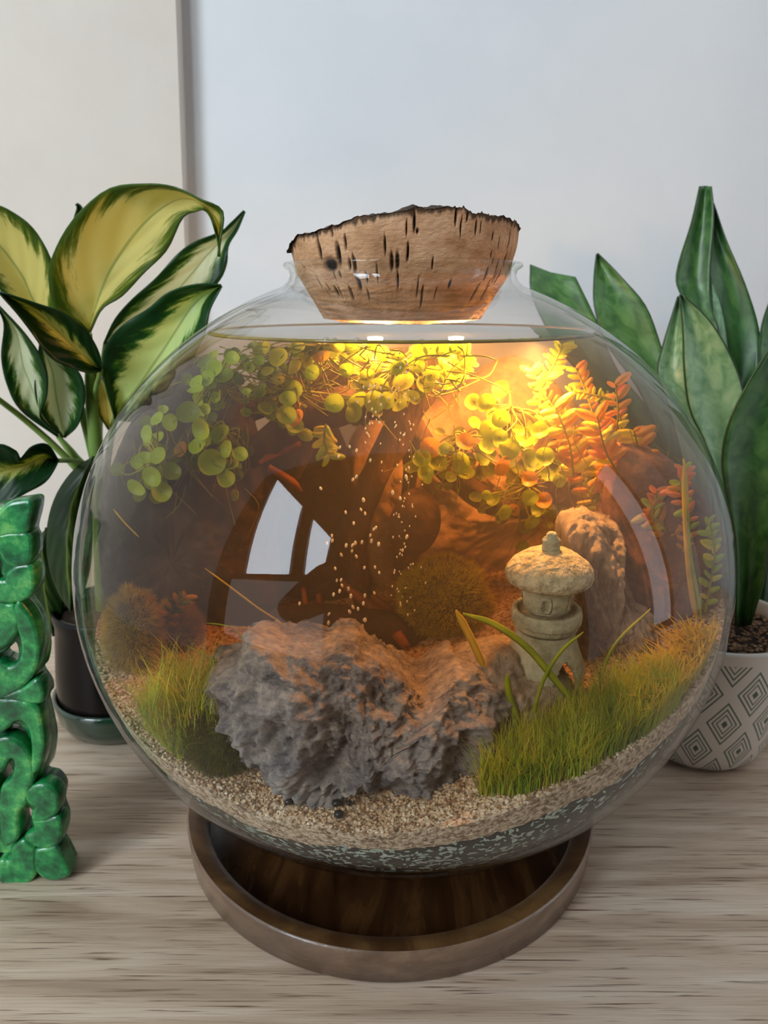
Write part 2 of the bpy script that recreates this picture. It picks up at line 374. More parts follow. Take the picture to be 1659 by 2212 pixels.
# ------------------------------------------------ substrate: sand over dark soil
M_sand = nmat('pale_sand', [(0.3, (120, 96, 74)), (0.45, (176, 150, 122)), (0.58, (206, 184, 156)), (0.75, (228, 212, 190))], 420, 4, 0.8, 0.8, 900, 0.001, vor=800, spec=0.3)
M_soil = nmat('dark_soil', [(0.3, (10, 12, 11)), (0.6, (24, 27, 25)), (0.8, (40, 44, 42))], 260, 5, 0.6, 0.5, 600, 0.001, spec=0.3)
na = 360; kk = 0.9965
def contact(a):
    r = 0.15
    for _ in range(30):
        x, y = BC[0]+r*math.cos(a), r*math.sin(a); z = sandz(x, y); r = 0.7*r+0.3*ell_r(z, AI*kk, CI*kk)
    return r, z
def bound(a, zc):
    f = -math.sin(a)      # +1 at the front
    return zc-0.0095-0.004*abs(math.cos(a))-0.004*noise.noise(Vector((math.cos(a)*5, math.sin(a)*5, 0)))-0.0028*noise.noise(Vector((math.cos(a)*38, math.sin(a)*38, 0)))
Vt = []; Vs = []; Vd = []
for i in range(na):
    a = 2*math.pi*i/na; rc, zc = contact(a)
    for j in range(40):
        r = rc*j/39; x, y = BC[0]+r*math.cos(a), r*math.sin(a)
        Vt.append((x, y, sandz(x, y)+0.0006*noise.noise(Vector((x*400, y*400, 0)))*(1 if j < 39 else 0)))
    zb = bound(a, zc)
    for j in range(8):
        z = zc+(zb-0.002-zc)*j/7; r = ell_r(z, AI*kk, CI*kk); Vs.append((BC[0]+r*math.cos(a), r*math.sin(a), z))
    for j in range(24):
        z = zb+(0.0185-zb)*j/23; r = ell_r(z, AI*kk-0.0003*(j > 0), CI*kk); Vd.append((BC[0]+r*math.cos(a)*(1.0008 if j else .9995), r*math.sin(a)*(1.0008 if j else .9995), z))
ac = Acc(); ac.add(Vt, gridfaces(na, 40, True)); ac.add(Vs, gridfaces(na, 8, True))
sand = tag(mesh('sand_layer', *ac.get(), M_sand), 'pale coarse sand bed banked up against the bowl glass', 'sand', kind='stuff')
soil = tag(mesh('soil_layer', Vd, gridfaces(na, 24, True), M_soil), 'dark soil layer flecked with pale chips under the sand', 'soil', kind='stuff')
# loose grains
gr = Acc(); gr2 = Acc(); ico = bmesh.new(); bmesh.ops.create_icosphere(ico, subdivisions=1, radius=1); ico.verts.ensure_lookup_table()
IV = np.array([v.co[:] for v in ico.verts]); IF = [tuple(v.index for v in f.verts) for f in ico.faces]
OV = np.array([(1, 0, 0), (-1, 0, 0), (0, 1, 0), (0, -1, 0), (0, 0, 1), (0, 0, -1)], float); OF = [(0, 2, 4), (2, 1, 4), (1, 3, 4), (3, 0, 4), (2, 0, 5), (1, 2, 5), (3, 1, 5), (0, 3, 5)]
def rotm(): return np.array(Euler((random.uniform(0, 6.3), random.uniform(0, 6.3), random.uniform(0, 6.3))).to_matrix())
for k in range(9000):
    a = random.uniform(-math.pi*1.0, 0.0) if random.random() < .9 else random.uniform(0, math.pi)
    rc, zc = contact_cache[int((a % (2*math.pi))/(2*math.pi)*360) % 360] if 'contact_cache' in globals() else (None, None)
    if rc is None:
        contact_cache = [contact(2*math.pi*q/360) for q in range(360)]; rc, zc = contact_cache[int((a % (2*math.pi))/(2*math.pi)*360) % 360]
    r = rc*(1-abs(random.gauss(0, 0.13))) - 0.0008
    if r < 0: continue
    x, y = BC[0]+r*math.cos(a), r*math.sin(a); s_ = random.uniform(0.0005, 0.0011)
    (gr if random.random() < .75 else gr2).add(OV@rotm()*np.array([s_, s_*.8, s_*.7])+np.array([x, y, sandz(x, y)+s_*.3]), OF)
M_grain = nmat('sand_grain', [(0.3, (188, 150, 110)), (0.5, (216, 188, 152)), (0.7, (240, 226, 204))], 300, 2, 0.6, spec=0.4)
M_grain2 = nmat('brown_grain', [(0.3, (120, 84, 54)), (0.7, (170, 130, 92))], 300, 2, 0.6, spec=0.4)
tag(mesh('sand_grains', *gr.get(), M_grain, sand, smooth=False), kind='stuff')
tag(mesh('brown_grains', *gr2.get(), M_grain2, sand, smooth=False), kind='stuff')
ch = Acc()
for k in range(800):
    a = random.gauss(-math.pi/2+0.05, 0.62); zc = contact_cache[int((a % (2*math.pi))/(2*math.pi)*360) % 360][1]; zb = bound(a, zc)
    z = zb-0.001-abs(random.gauss(0.0, 0.024)); 
    if z < 0.03: continue
    r = ell_r(z, AI*kk, CI*kk)+0.0001; s_ = random.uniform(0.0008, 0.0026)
    t_ = np.array([-math.sin(a), math.cos(a), 0]); nrm = np.array([math.cos(a)*r/AI**2, math.sin(a)*r/AI**2, (z-BC[2])/CI**2]); nrm /= np.linalg.norm(nrm); u_ = np.cross(t_, nrm)
    th = random.uniform(0, 6.28); e1 = t_*math.cos(th)+u_*math.sin(th); e2 = np.cross(nrm, e1); c0 = np.array([BC[0]+r*math.cos(a), r*math.sin(a), z])
    q = random.uniform(.25, .6)
    ch.add([c0+e1*s_, c0+e2*s_*q+e1*s_*random.uniform(-.5, .5), c0-e1*s_, c0-e2*s_*q+e1*s_*random.uniform(-.5, .5), c0-nrm*0.0006], [(0, 1, 2, 3), (0, 4, 1), (1, 4, 2), (2, 4, 3), (3, 4, 0)])
M_chip = nmat('pale_chip', [(0.3, (140, 168, 158)), (0.6, (196, 208, 196)), (0.8, (226, 228, 216))], 200, 2, 0.5)
tag(mesh('mineral_chips', *ch.get(), M_chip, soil, smooth=False), kind='stuff')
M_black = nmat('black_stone', [(0.3, (14, 14, 16)), (0.7, (34, 34, 38))], 200, 3, 0.35)
for k, (a_, b_, w_) in enumerate([(622, 1722, 'topmost of the close set on the left'), (636, 1728, 'beside the topmost one'), (624, 1742, 'lowest of the close set on the left'), (645, 1746, 'small, right of the close set'), (727, 1742, 'upper of the right trio'), (755, 1741, 'rightmost and smallest'), (732, 1764, 'nearest to the glass')]):
    p = PZ(a_, b_, 0.1055); p[2] = sandz(p[0], p[1])+0.0018; sz = 0.0020 if k not in (3, 5) else 0.0013
    tag(mesh('black_pebble', [np.array(v)*sz*np.array([1.1, 1, .75]) for v in IV], IF, M_black, loc=p), 'round black pebble on the front sand, '+w_, 'pebble', 'black pebbles on the sand')

# ------------------------------------------------ rocks
def rock(name, label, outline, y, thick, mat, amp=0.006, fs=45, nu=200, nv=90, cen=None, seed=0, vert=1.0, lean=0.0, facet=1.0, clampk=0.985, cat='rock'):
    """stone from its front silhouette: real depth 'thick' fore and aft of the plane y"""
    O = np.array([P(a, b, y) for a, b in outline]); O2 = O[:, [0, 2]]
    c0 = np.array([P(*cen, y)[0], P(*cen, y)[2]]) if cen else (O2.min(0)+O2.max(0))/2
    D = crom(np.vstack([O2, O2[:1]]), len(O2)*14)-c0; ang = np.unwrap(np.arctan2(D[:, 1], D[:, 0])); rad = np.hypot(D[:, 0], D[:, 1])
    if ang[-1] < ang[0]: ang = ang[::-1]; rad = rad[::-1]
    V = []; dk = []; T = 2*math.pi; ox = Vector((seed*3.1, seed*1.7, seed))
    for i in range(nu):
        th = T*i/nu; k = np.argmin(np.abs(((ang-th+math.pi) % T)-math.pi)); ks = [(k+q) % len(rad) for q in (-1, 0, 1)]
        rr = rad[ks].mean(); e = np.array([math.cos(th), math.sin(th)])
        for j in range(nv):
            ph = -math.pi/2+math.pi*j/(nv-1); cr = abs(math.cos(ph))**0.75; dy = -math.sin(ph)*abs(math.sin(ph))**-0.15 if ph else 0
            x, z = c0+e*rr*cr; yy = y+thick*dy
            p = Vector((x, yy*1.0, z*vert)); q = p*fs+ox
            nn = Vector((e[0]*cr, dy, e[1]*cr)); 
            d = 0.55*noise.noise(q)+0.32*noise.noise(q*2.3)+0.20*noise.noise(q*5.1)+0.16*noise.noise(q*11)+0.08*noise.noise(q*23)
            f1 = noise.voronoi(q*0.9)[0]; d += facet*(0.55-(f1[1]-f1[0])*1.1)*0.5; f2 = noise.voronoi(q*2.6)[0]; d += facet*0.22*(0.4-(f2[1]-f2[0]))
            m_ = 1.0 if abs(dy) > .35 else 0.55
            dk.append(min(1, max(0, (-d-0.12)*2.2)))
            V.append((x+e[0]*d*amp*cr*m_*.6, yy+dy*d*amp*1.2+lean*(z-c0[1]), z+e[1]*d*amp*cr*m_*.6))
    V = clampE(V, clampk); loc = np.array([V[:, 0].mean(), V[:, 1].mean(), V[:, 2].min()])
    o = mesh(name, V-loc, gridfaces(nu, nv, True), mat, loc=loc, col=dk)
    return tag(o, label, cat)
def rockmat(name, stops, sc=28, bumpd=0.003, vein=(235, 228, 218), veinw=0.02, stretch=(1, 1, 1)):
    m, nt, out = newmat(name); tc = N(nt, 'ShaderNodeTexCoord'); mp = N(nt, 'ShaderNodeMapping'); mp.inputs['Scale'].default_value = stretch; L(nt, tc.outputs['Object'], mp.inputs[0])
    a = N(nt, 'ShaderNodeTexNoise'); a.inputs['Scale'].default_value = sc; a.inputs['Detail'].default_value = 9; a.inputs['Roughness'].default_value = 0.68; a.inputs['Distortion'].default_value = 1.2; L(nt, mp.outputs[0], a.inputs[0])
    b_ = N(nt, 'ShaderNodeTexNoise'); b_.inputs['Scale'].default_value = sc*9; b_.inputs['Detail'].default_value = 7; b_.inputs['Roughness'].default_value = 0.75; L(nt, mp.outputs[0], b_.inputs[0])
    f = math_(nt, 'ADD', math_(nt, 'MULTIPLY', a.outputs['Fac'], 0.55), math_(nt, 'MULTIPLY', b_.outputs['Fac'], 0.45)); c = ramp(nt, stops, f)
    v = N(nt, 'ShaderNodeTexNoise'); v.inputs['Scale'].default_value = sc*.7; v.inputs['Detail'].default_value = 5; v.inputs['Distortion'].default_value = 2.5; L(nt, mp.outputs[0], v.inputs[0])
    vm = math_(nt, 'LESS_THAN', math_(nt, 'ABSOLUTE', math_(nt, 'SUBTRACT', v.outputs['Fac'], 0.52)), veinw*.25)
    c = mixc(nt, math_(nt, 'MULTIPLY', vm, 0.45), c, lin(vein))
    at = N(nt, 'ShaderNodeAttribute', attribute_name='dark'); c = mixc(nt, math_(nt, 'MULTIPLY', at.outputs['Fac'], 0.7), c, lin((40, 36, 38)))  # crevice shade put into the stone colour
    p = N(nt, 'ShaderNodeBsdfPrincipled'); L(nt, c, p.inputs['Base Color']); p.inputs['Roughness'].default_value = 0.72; p.inputs['Specular IOR Level'].default_value = 0.35
    bp = N(nt, 'ShaderNodeBump'); bp.inputs['Strength'].default_value = 0.9; bp.inputs['Distance'].default_value = bumpd; L(nt, f, bp.inputs['Height']); L(nt, bp.outputs[0], p.inputs['Normal'])
    L(nt, p.outputs[0], out.inputs['Surface']); return m
M_rockf = rockmat('grey_seiryu_stone', [(0.34, (54, 52, 60)), (0.44, (108, 107, 116)), (0.53, (158, 153, 153)), (0.68, (214, 204, 192))], 34, 0.004, veinw=-1, stretch=(0.7, 1, 1.5))
M_rocku = rockmat('pale_ridged_stone', [(0.32, (104, 96, 92)), (0.46, (168, 158, 148)), (0.6, (212, 200, 184)), (0.75, (244, 234, 220))], 26, 0.006, veinw=-1, stretch=(1.6, 1.6, 0.6))
M_rocks = rockmat('brown_side_stone', [(0.32, (70, 46, 32)), (0.5, (124, 88, 62)), (0.7, (176, 134, 98))], 22, 0.003, veinw=-1)
M_rockb = rockmat('tan_back_stone', [(0.32, (130, 110, 88)), (0.48, (180, 158, 130)), (0.62, (214, 194, 166)), (0.78, (232, 216, 192))], 18, 0.003, veinw=-1)
M_rockd = rockmat('dark_mottled_stone', [(0.32, (34, 28, 27)), (0.5, (60, 50, 50)), (0.7, (100, 88, 86))], 20, 0.002, veinw=-1)
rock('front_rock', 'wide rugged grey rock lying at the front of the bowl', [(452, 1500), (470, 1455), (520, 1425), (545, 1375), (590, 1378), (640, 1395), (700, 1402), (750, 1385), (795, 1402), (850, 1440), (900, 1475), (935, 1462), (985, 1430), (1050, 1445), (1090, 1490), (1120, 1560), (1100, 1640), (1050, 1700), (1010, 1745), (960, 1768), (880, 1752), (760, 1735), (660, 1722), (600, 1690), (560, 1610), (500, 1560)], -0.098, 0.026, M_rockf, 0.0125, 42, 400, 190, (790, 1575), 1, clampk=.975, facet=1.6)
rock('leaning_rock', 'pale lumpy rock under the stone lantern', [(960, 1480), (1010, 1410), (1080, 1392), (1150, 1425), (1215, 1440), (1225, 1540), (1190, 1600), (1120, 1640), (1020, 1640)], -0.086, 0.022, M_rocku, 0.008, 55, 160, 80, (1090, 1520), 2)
rock('added_dark_rock', 'added low dark rock covering the lit sand behind the front rock', [(540, 1390), (560, 1335), (650, 1310), (800, 1320), (900, 1345), (960, 1400), (940, 1500), (700, 1520), (550, 1500)], -0.020, 0.014, M_rockd, 0.004, 50, 120, 50, (740, 1420), 11)  # added rock, darkens the lit sand behind the front rock
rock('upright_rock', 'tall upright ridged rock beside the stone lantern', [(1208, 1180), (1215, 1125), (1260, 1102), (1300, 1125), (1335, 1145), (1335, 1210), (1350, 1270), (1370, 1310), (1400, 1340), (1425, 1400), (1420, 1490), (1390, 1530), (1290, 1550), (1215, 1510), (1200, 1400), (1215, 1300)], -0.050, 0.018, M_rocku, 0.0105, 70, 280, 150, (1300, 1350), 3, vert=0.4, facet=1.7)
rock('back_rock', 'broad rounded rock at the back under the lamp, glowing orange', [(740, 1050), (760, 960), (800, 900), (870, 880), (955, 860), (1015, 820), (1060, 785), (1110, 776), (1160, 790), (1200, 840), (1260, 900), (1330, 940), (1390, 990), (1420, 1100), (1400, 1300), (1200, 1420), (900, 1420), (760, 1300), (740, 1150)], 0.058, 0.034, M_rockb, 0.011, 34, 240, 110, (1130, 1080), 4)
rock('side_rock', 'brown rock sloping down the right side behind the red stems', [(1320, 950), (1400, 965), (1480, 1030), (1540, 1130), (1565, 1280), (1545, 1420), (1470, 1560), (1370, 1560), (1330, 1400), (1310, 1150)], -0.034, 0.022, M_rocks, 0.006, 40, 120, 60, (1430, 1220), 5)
rock('dark_back_rock', 'dark mottled rock at the back left behind the driftwood', [(222, 1010), (262, 900), (320, 820), (390, 770), (480, 800), (540, 900), (590, 1100), (600, 1400), (560, 1520), (400, 1560), (290, 1540), (225, 1440), (200, 1300), (200, 1130)], 0.010, 0.026, M_rockd, 0.006, 35, 180, 90, (400, 1180), 6)  # rock outline widened as a dark backdrop along the left glass
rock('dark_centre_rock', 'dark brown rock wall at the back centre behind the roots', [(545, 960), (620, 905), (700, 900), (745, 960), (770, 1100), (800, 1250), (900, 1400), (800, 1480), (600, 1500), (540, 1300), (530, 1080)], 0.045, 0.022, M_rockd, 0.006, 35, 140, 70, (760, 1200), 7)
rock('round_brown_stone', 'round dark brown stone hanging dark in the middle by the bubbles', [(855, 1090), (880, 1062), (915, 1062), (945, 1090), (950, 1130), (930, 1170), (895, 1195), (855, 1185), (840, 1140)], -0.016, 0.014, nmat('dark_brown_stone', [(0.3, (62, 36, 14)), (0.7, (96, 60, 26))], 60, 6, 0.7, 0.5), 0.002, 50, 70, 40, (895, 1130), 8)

# ------------------------------------------------ driftwood
M_wood = nmat('driftwood_bark', [(0.3, (34, 22, 14)), (0.5, (64, 42, 26)), (0.7, (108, 72, 44))], 60, 7, 0.75, 0.8, 260, 0.002, (1, 1, .4))
M_root = nmat('red_root', [(0.3, (98, 52, 24)), (0.7, (160, 92, 44))], 90, 4, 0.6)
dw = thing('driftwood', 'dark branching driftwood arching under the leafy plants', 'driftwood', P(780, 1390, 0.03))
def branch(lst, rad, name='branch', mat=M_wood, n=12, k=40, wob=.25, t=None):
    pts = clampE(px3(lst), 0.96); m = mpp(pts[0]); V, Fc = tube(pts, [r*m for r in rad], n, k, wob, lst[0][0])
    part(name, clampE(V), Fc, mat, t or dw)
branch([(930, 765, .0), (890, 860, .0), (850, 950, .0), (800, 1050, .0), (770, 1180, .0), (790, 1320, .0), (830, 1420, .0)], [44, 46, 36, 30, 26, 24, 20], 'trunk')
branch([(880, 880, .0), (760, 870, -.005), (650, 910, -.005), (560, 970, .0), (490, 1040, .0), (470, 1150, .0), (500, 1300, .0), (520, 1440, .0)], [34, 38, 34, 30, 22, 16, 13, 12])
branch([(490, 1040, .0), (450, 1130, .0), (430, 1260, -.01), (440, 1400, -.01)], [18, 10, 8, 7])
branch([(400, 960, .0), (520, 890, .01), (650, 830, .02), (800, 790, .02), (960, 775, .02)], [12, 26, 34, 36, 28])
branch([(870, 900, .0), (885, 1000, .01), (878, 1090, .015), (860, 1240, .01)], [22, 16, 14, 12])
branch([(870, 900, .0), (950, 1000, .0), (1050, 1080, .0), (1160, 1110, -.01)], [26, 24, 26, 14])
branch([(690, 905, -.0), (650, 1000, .0), (600, 1100, .0), (560, 1250, .0)], [18, 14, 10, 8])
branch([(1160, 790, .0), (1190, 900, .0), (1250, 1000, -.01), (1330, 1100, -.02), (1400, 1250, -.03), (1460, 1400, -.04)], [10, 14, 16, 18, 16, 14])
for l_, r_ in [([(655, 1270, .0), (665, 1330, -.01), (690, 1400, -.03)], [5, 7, 6]), ([(690, 1285, .0), (700, 1330, -.01), (750, 1370, -.03), (770, 1400, -.04)], [8, 10, 8, 5]), ([(740, 1260, .0), (800, 1310, -.01), (840, 1350, -.02), (880, 1400, -.04)], [8, 12, 16, 8]), ([(800, 1290, .0), (850, 1340, -.01), (860, 1390, -.03)], [14, 16, 8]), ([(640, 960, .02), (600, 975, .0), (560, 1000, -.01)], [12, 10, 4]), ([(580, 1010, -.01), (630, 1040, -.01), (650, 1060, 0)], [8, 9, 4])]:
    branch(l_, r_, 'root', M_root, 8, 20, .2)

# ------------------------------------------------ moss balls
M_mossb = nmat('moss_body', [(0.3, (40, 44, 10)), (0.7, (92, 90, 22))], 120, 5, 0.95)
def mossmat(nm, a, b_): return nmat(nm, [(0.3, a), (0.7, b_)], 70, 3, 0.8, trans=0.35)
M_mossg = mossmat('green_moss_fibre', (176, 176, 26), (236, 226, 64)); M_mossd = mossmat('dark_moss_fibre', (48, 56, 12), (140, 130, 30)); M_mossr = mossmat('brown_moss_fibre', (132, 116, 26), (214, 184, 54))
def mossball(name, label, pts, y, hair, nh, mat):
    (x0, y0, x1, y1) = pts; c = P((x0+x1)/2, (y0+y1)/2, y); m = mpp(c); rx = (x1-x0)/2*m*.88; rz = (y1-y0)/2*m*.88
    t = thing(name, label, 'moss ball', c-np.array([0, 0, rz]))
    V = []
    for v in range(48):
        for u in range(25):
            th = 2*math.pi*v/48; ph = -math.pi/2+math.pi*u/24; q = np.array([math.cos(ph)*math.cos(th), math.cos(ph)*math.sin(th), math.sin(ph)])
            V.append(c+q*np.array([rx, rx, rz])*(0.95+0.14*noise.noise(Vector(q*2.2)+Vector((c[0]*50, 0, 0)))))
    part('moss_core', clampE(V, .97), gridfaces(48, 25, True), M_mossb, t)
    q = RNG.normal(size=(nh, 3)); q /= np.linalg.norm(q, axis=1)[:, None]
    bumps = np.array([0.92+0.16*noise.noise(Vector(a*2.2)+Vector((c[0]*50, 0, 0)))+0.05*noise.noise(Vector(a*9)) for a in q])
    b0 = c+q*np.array([rx, rx, rz])*bumps[:, None]; d = q+RNG.normal(size=(nh, 3))*.45+np.array([0, 0, .25]); d /= np.linalg.norm(d, axis=1)[:, None]
    s_ = np.cross(d, RNG.normal(size=(nh, 3))); s_ /= np.linalg.norm(s_, axis=1)[:, None]; ln = hair*(0.5+RNG.rand(nh, 1)); wd = 0.00013
    mid = b0+d*ln*.5+s_*ln*.08; tip = b0+d*ln+np.array([0, 0, -.0006]); W = np.cross(d, s_)
    A = np.stack([b0-s_*wd, b0+s_*wd, mid+s_*wd*.8, mid-s_*wd*.8, tip], 1).reshape(-1, 3)
    Fc = []
    for i in range(nh): k = i*5; Fc += [(k, k+1, k+2, k+3), (k+3, k+2, k+4)]
    tag(part('moss_fibres', clampE(A, .99), Fc, mat, t, smooth=False), kind='stuff')
mossball('moss_ball', 'bright olive moss ball at the centre behind the front rock', (845, 1190, 1070, 1400), -.010, 0.0040, 16000, M_mossg)
mossball('moss_ball', 'dark shaggy moss ball in front of the grass at the left end of the rock', (395, 1500, 572, 1690), -.105, 0.0038, 12000, M_mossd)
mossball('moss_ball', 'tall golden brown moss clump against the glass on the left', (225, 1255, 350, 1480), -.055, 0.0042, 11000, M_mossr)
mossball('moss_ball', 'dim brown moss clump behind the left grass tuft', (320, 1290, 440, 1440), -.030, 0.0042, 9000, M_mossr)
mossball('moss_ball', 'small low moss patch at the foot of the leaning rock behind the lawn', (1090, 1560, 1260, 1680), -.092, 0.0026, 6000, M_mossd)

# ------------------------------------------------ stone lantern
M_stone = nmat('lantern_stone', [(0.3, (140, 148, 136)), (0.5, (172, 180, 164)), (0.7, (196, 200, 184))], 160, 7, 0.85, 0.8, 420, 0.0016, spec=0.25)
M_stoner = nmat('pitted_roof_stone', [(0.3, (140, 140, 120)), (0.5, (186, 182, 158)), (0.7, (210, 204, 180))], 200, 7, 0.9, 1.0, 300, 0.003, spec=0.2)
LY = -0.086; lb = P(1172, 1455, LY); LXc = lb[0]
def lz(py): return P(1172, py, LY)[2]
lm = mpp(P(1172, 1300, LY))
lt = thing('stone_lantern', 'small grey stone garden lantern with mushroom roof standing on the rock', 'lantern', (LXc, LY, lb[2]))
def lp(lst): return [(r*lm, lz(py)) for r, py in lst]
part('finial', *lathe(lp([(0, 1150), (8, 1150), (11, 1154), (11, 1158), (18, 1164), (20, 1168), (18, 1172), (19, 1178), (19, 1192)]), 40, LXc, LY), M_stone, lt)
V, Fc = lathe(lp([(0, 1184), (18, 1185), (40, 1190), (62, 1200), (80, 1213), (91, 1228), (94, 1240), (90, 1250), (78, 1257), (55, 1262), (30, 1266), (0, 1266)]), 96, LXc, LY)
V = np.array([v+0.0006*noise.noise(Vector(v*420))*np.array([1, 1, .7]) for v in V]); part('roof', V, Fc, M_stoner, lt)
V = []; nn_, mm_ = 200, 60; z0, z1 = lz(1258), lz(1335)
for i in range(nn_):
    a = 2*math.pi*i/nn_
    for j in range(mm_):
        u = j/(mm_-1); r = np.interp(u, [0, .15, .4, .7, .85, 1], [46, 53, 54, 47, 36, 32])
        for a0 in (-math.pi/2-0.28, -math.pi/2+0.95, -math.pi/2-1.6, math.pi/2):
            da = abs((a-a0+math.pi) % (2*math.pi)-math.pi)/0.26; du = abs(u-.42)/.26; m_ = (da**4+du**4)**.25
            if m_ < 0.62: r -= 12
            elif m_ < 0.85: r += 2.2
            elif m_ < 1.05: r -= 3.0
        V.append((LXc+r*lm*math.cos(a), LY+r*lm*math.sin(a), z0+(z1-z0)*u))
part('light_chamber', V, gridfaces(nn_, mm_, True), M_stone, lt)
part('platform', *lathe(lp([(0, 1326), (40, 1326), (62, 1322), (64, 1314), (65, 1313), (73, 1312), (74, 1313), (76, 1322), (75, 1337), (74.5, 1338), (69, 1341), (68.5, 1342), (69, 1349), (68, 1350), (60, 1356), (46, 1360), (40, 1366), (0, 1366)]), 64, LXc, LY), M_stone, lt)
V = []; keep = []; z0, z1 = lz(1360), lz(1456); nn_, mm_ = 128, 26
for i in range(nn_):
    a = 2*math.pi*i/nn_
    for j in range(mm_):
        u = j/(mm_-1); r = np.interp(u, [0, .2, .5, .8, 1], [50, 56, 68, 79, 77]); V.append((LXc+r*lm*math.cos(a), LY+r*lm*math.sin(a), z0+(z1-z0)*u))
for f in gridfaces(nn_, mm_, True):
    i, j = f[0]//mm_, f[0] % mm_; a = 2*math.pi*(i+.5)/nn_; u = (j+.5)/(mm_-1); ok = True
    for q in range(4):
        a0 = -math.pi/2+0.42+q*math.pi/2; da = abs((a-a0+math.pi) % (2*math.pi)-math.pi)/0.40
        if da < 1 and u > 0.45+0.5*(da**2.2): ok = False
    if ok: keep.append(f)
o = part('arched_base', V, keep, M_stone, lt); md = o.modifiers.new('s', 'SOLIDIFY'); md.thickness = 12*lm; md.offset = -1
md = o.modifiers.new('b', 'BEVEL'); md.width = 0.0005; md.segments = 2

# ------------------------------------------------ aquarium plants with round leaves
def leafmat(nm, a, b_, tr=.45): return nmat(nm, [(0.3, a), (0.7, b_)], 90, 3, 0.45, trans=tr, spec=0.4)
M_lg = leafmat('fresh_green_leaf', (138, 164, 24), (184, 200, 48)); M_ld = leafmat('dim_green_leaf', (92, 108, 26), (134, 142, 40)); M_lo = leafmat('amber_leaf', (190, 128, 34), (222, 166, 52)); M_lr = leafmat('red_leaf', (206, 120, 56), (228, 150, 74)); M_ly = leafmat('lime_leaf', (196, 190, 40), (224, 214, 76))
def round_leaf(mat, asp=1.0, cup=.42):
    V = [(0, 0, 0)]; Fc = []; nr2, ns = 4, 18
    for i in range(1, nr2+1):
        for j in range(ns):
            a = 2*math.pi*j/ns; r = i/nr2; x = r*math.cos(a)*asp*(1+.05*math.sin(3*a)); yv = r*math.sin(a)
            V.append((x, yv+.0, cup*(r*r)-.10*abs(x)*0+.12*x*x-.06*(1-abs(x))*(abs(x) < .15)))
    for j in range(ns): Fc.append((0, 1+j, 1+(j+1) % ns))
    for i in range(nr2-1):
        for j in range(ns): Fc.append((1+i*ns+j, 1+(i+1)*ns+j, 1+(i+1)*ns+(j+1) % ns, 1+i*ns+(j+1) % ns))
    me = bpy.data.meshes.new('leaf'); me.from_pydata([tuple(v) for v in V], [], Fc); me.polygons.foreach_set('use_smooth', [True]*len(Fc)); me.materials.append(mat); return me
LM = {k: round_leaf(m_) for k, m_ in dict(g=M_lg, d=M_ld, o=M_lo, y=M_ly).items()}
LN = {k: round_leaf(m_, .42, .15) for k, m_ in dict(g=M_lg, d=M_ld, o=M_lo, y=M_ly, r=M_lr).items()}
def put_leaf(me, p, r, face, t, roll=None):
    o = bpy.data.objects.new('leaf', me); COL.objects.link(o); o.parent = t
    n_ = Vector(face).normalized(); q = n_.to_track_quat('Z', 'Y'); o.rotation_mode = 'QUATERNION'
    from mathutils import Quaternion
    o.rotation_quaternion = q @ Quaternion((0, 0, 1), roll if roll is not None else random.uniform(0, 6.28)); o.scale = (r, r, r); o.location = Vector(p)-t.location
def Z1(l): return [(200+a/2.37, 680+b_/2.37, r/2.37) for a, b_, r in l]
def Z2(l): return [(850+a/2.212, 680+b_/2.212, r/2.212) for a, b_, r in l]
lv = Z1([(605,255,40),(515,330,35),(600,330,40),(675,320,45),(530,400,38),(600,360,30),(495,515,55),(570,580,50),(585,480,25),(635,425,25),(340,540,35),(295,610,40),(345,730,42),(265,750,42),(235,870,45),(315,820,48),(350,910,45),(405,810,42),(665,620,48),(600,640,30),(550,680,45),(700,690,40),(610,745,62),(720,780,35),(685,840,40),(755,720,35),(790,400,22),(860,410,30),(870,380,25),(945,350,35),(1030,385,42),(1000,440,40),(1055,470,18),(1060,535,42),(990,510,45),(880,490,35),(1240,460,45),(1345,420,50),(1450,440,50),(1350,505,45),(960,225,45),(1050,185,40),(1175,230,42),(1250,170,35),(1040,280,40),(1090,240,30),(1470,370,45),(1410,320,35),(1565,290,40),(1590,360,45),(1480,200,35),(1520,440,40),(800,270,25),(850,240,28),(700,210,34),(900,170,30),(1330,170,34),(1400,230,34),(1130,300,36),(1300,290,34),(900,300,30),(1560,220,34)]) + \
     Z2([(60,330,45),(150,340,40),(105,245,38),(185,290,35),(30,260,35),(20,420,35),(85,400,35),(180,635,45),(140,690,40),(215,725,40),(180,705,22),(335,700,50),(415,700,35),(270,780,25),(340,615,40),(440,640,35),(505,715,45),(550,640,45),(505,590,35),(465,545,45),(510,490,40),(450,430,42),(640,590,45),(700,560,40),(590,560,30),(655,790,35),(730,770,30),(650,880,35),(720,890,35),(655,980,35),(520,940,35),(480,890,30),(445,860,22),(700,930,35),(790,790,28),(150,760,35),(250,650,30),(640,690,40),(720,680,40),(240,180,34),(180,160,34),(300,170,30),(120,180,34)])
cl = [('round-leaved stem plant low on the far left, hanging free', 325, 1025), ('dim round-leaved plant high on the left glass', 460, 850), ('bright four-leaved plant below the left end of the branch', 475, 965), ('round-leaved plant in the middle of the driftwood', 630, 870), ('round-leaved plant massed under the water line above the branch', 690, 770), ('lime round-leaved plant under the lamp where the bubbles rise', 860, 820), ('big round-leaved plant on the orange back rock', 1010, 970), ('upper round-leaved plant in front of the orange back rock', 1110, 910), ('drooping round-leaved plant above the stone lantern', 1150, 1080)]
CT = []
for lab, a, b_ in cl:
    yy = -0.060 if a < 560 else (-0.040 if a < 700 or b_ > 880 else -0.028)
    CT.append((thing('round_leaf_plant', lab, 'water plant', clampE([P(a, b_, yy)], .93)[0], 'round-leaved water plants'), a, b_, yy, []))
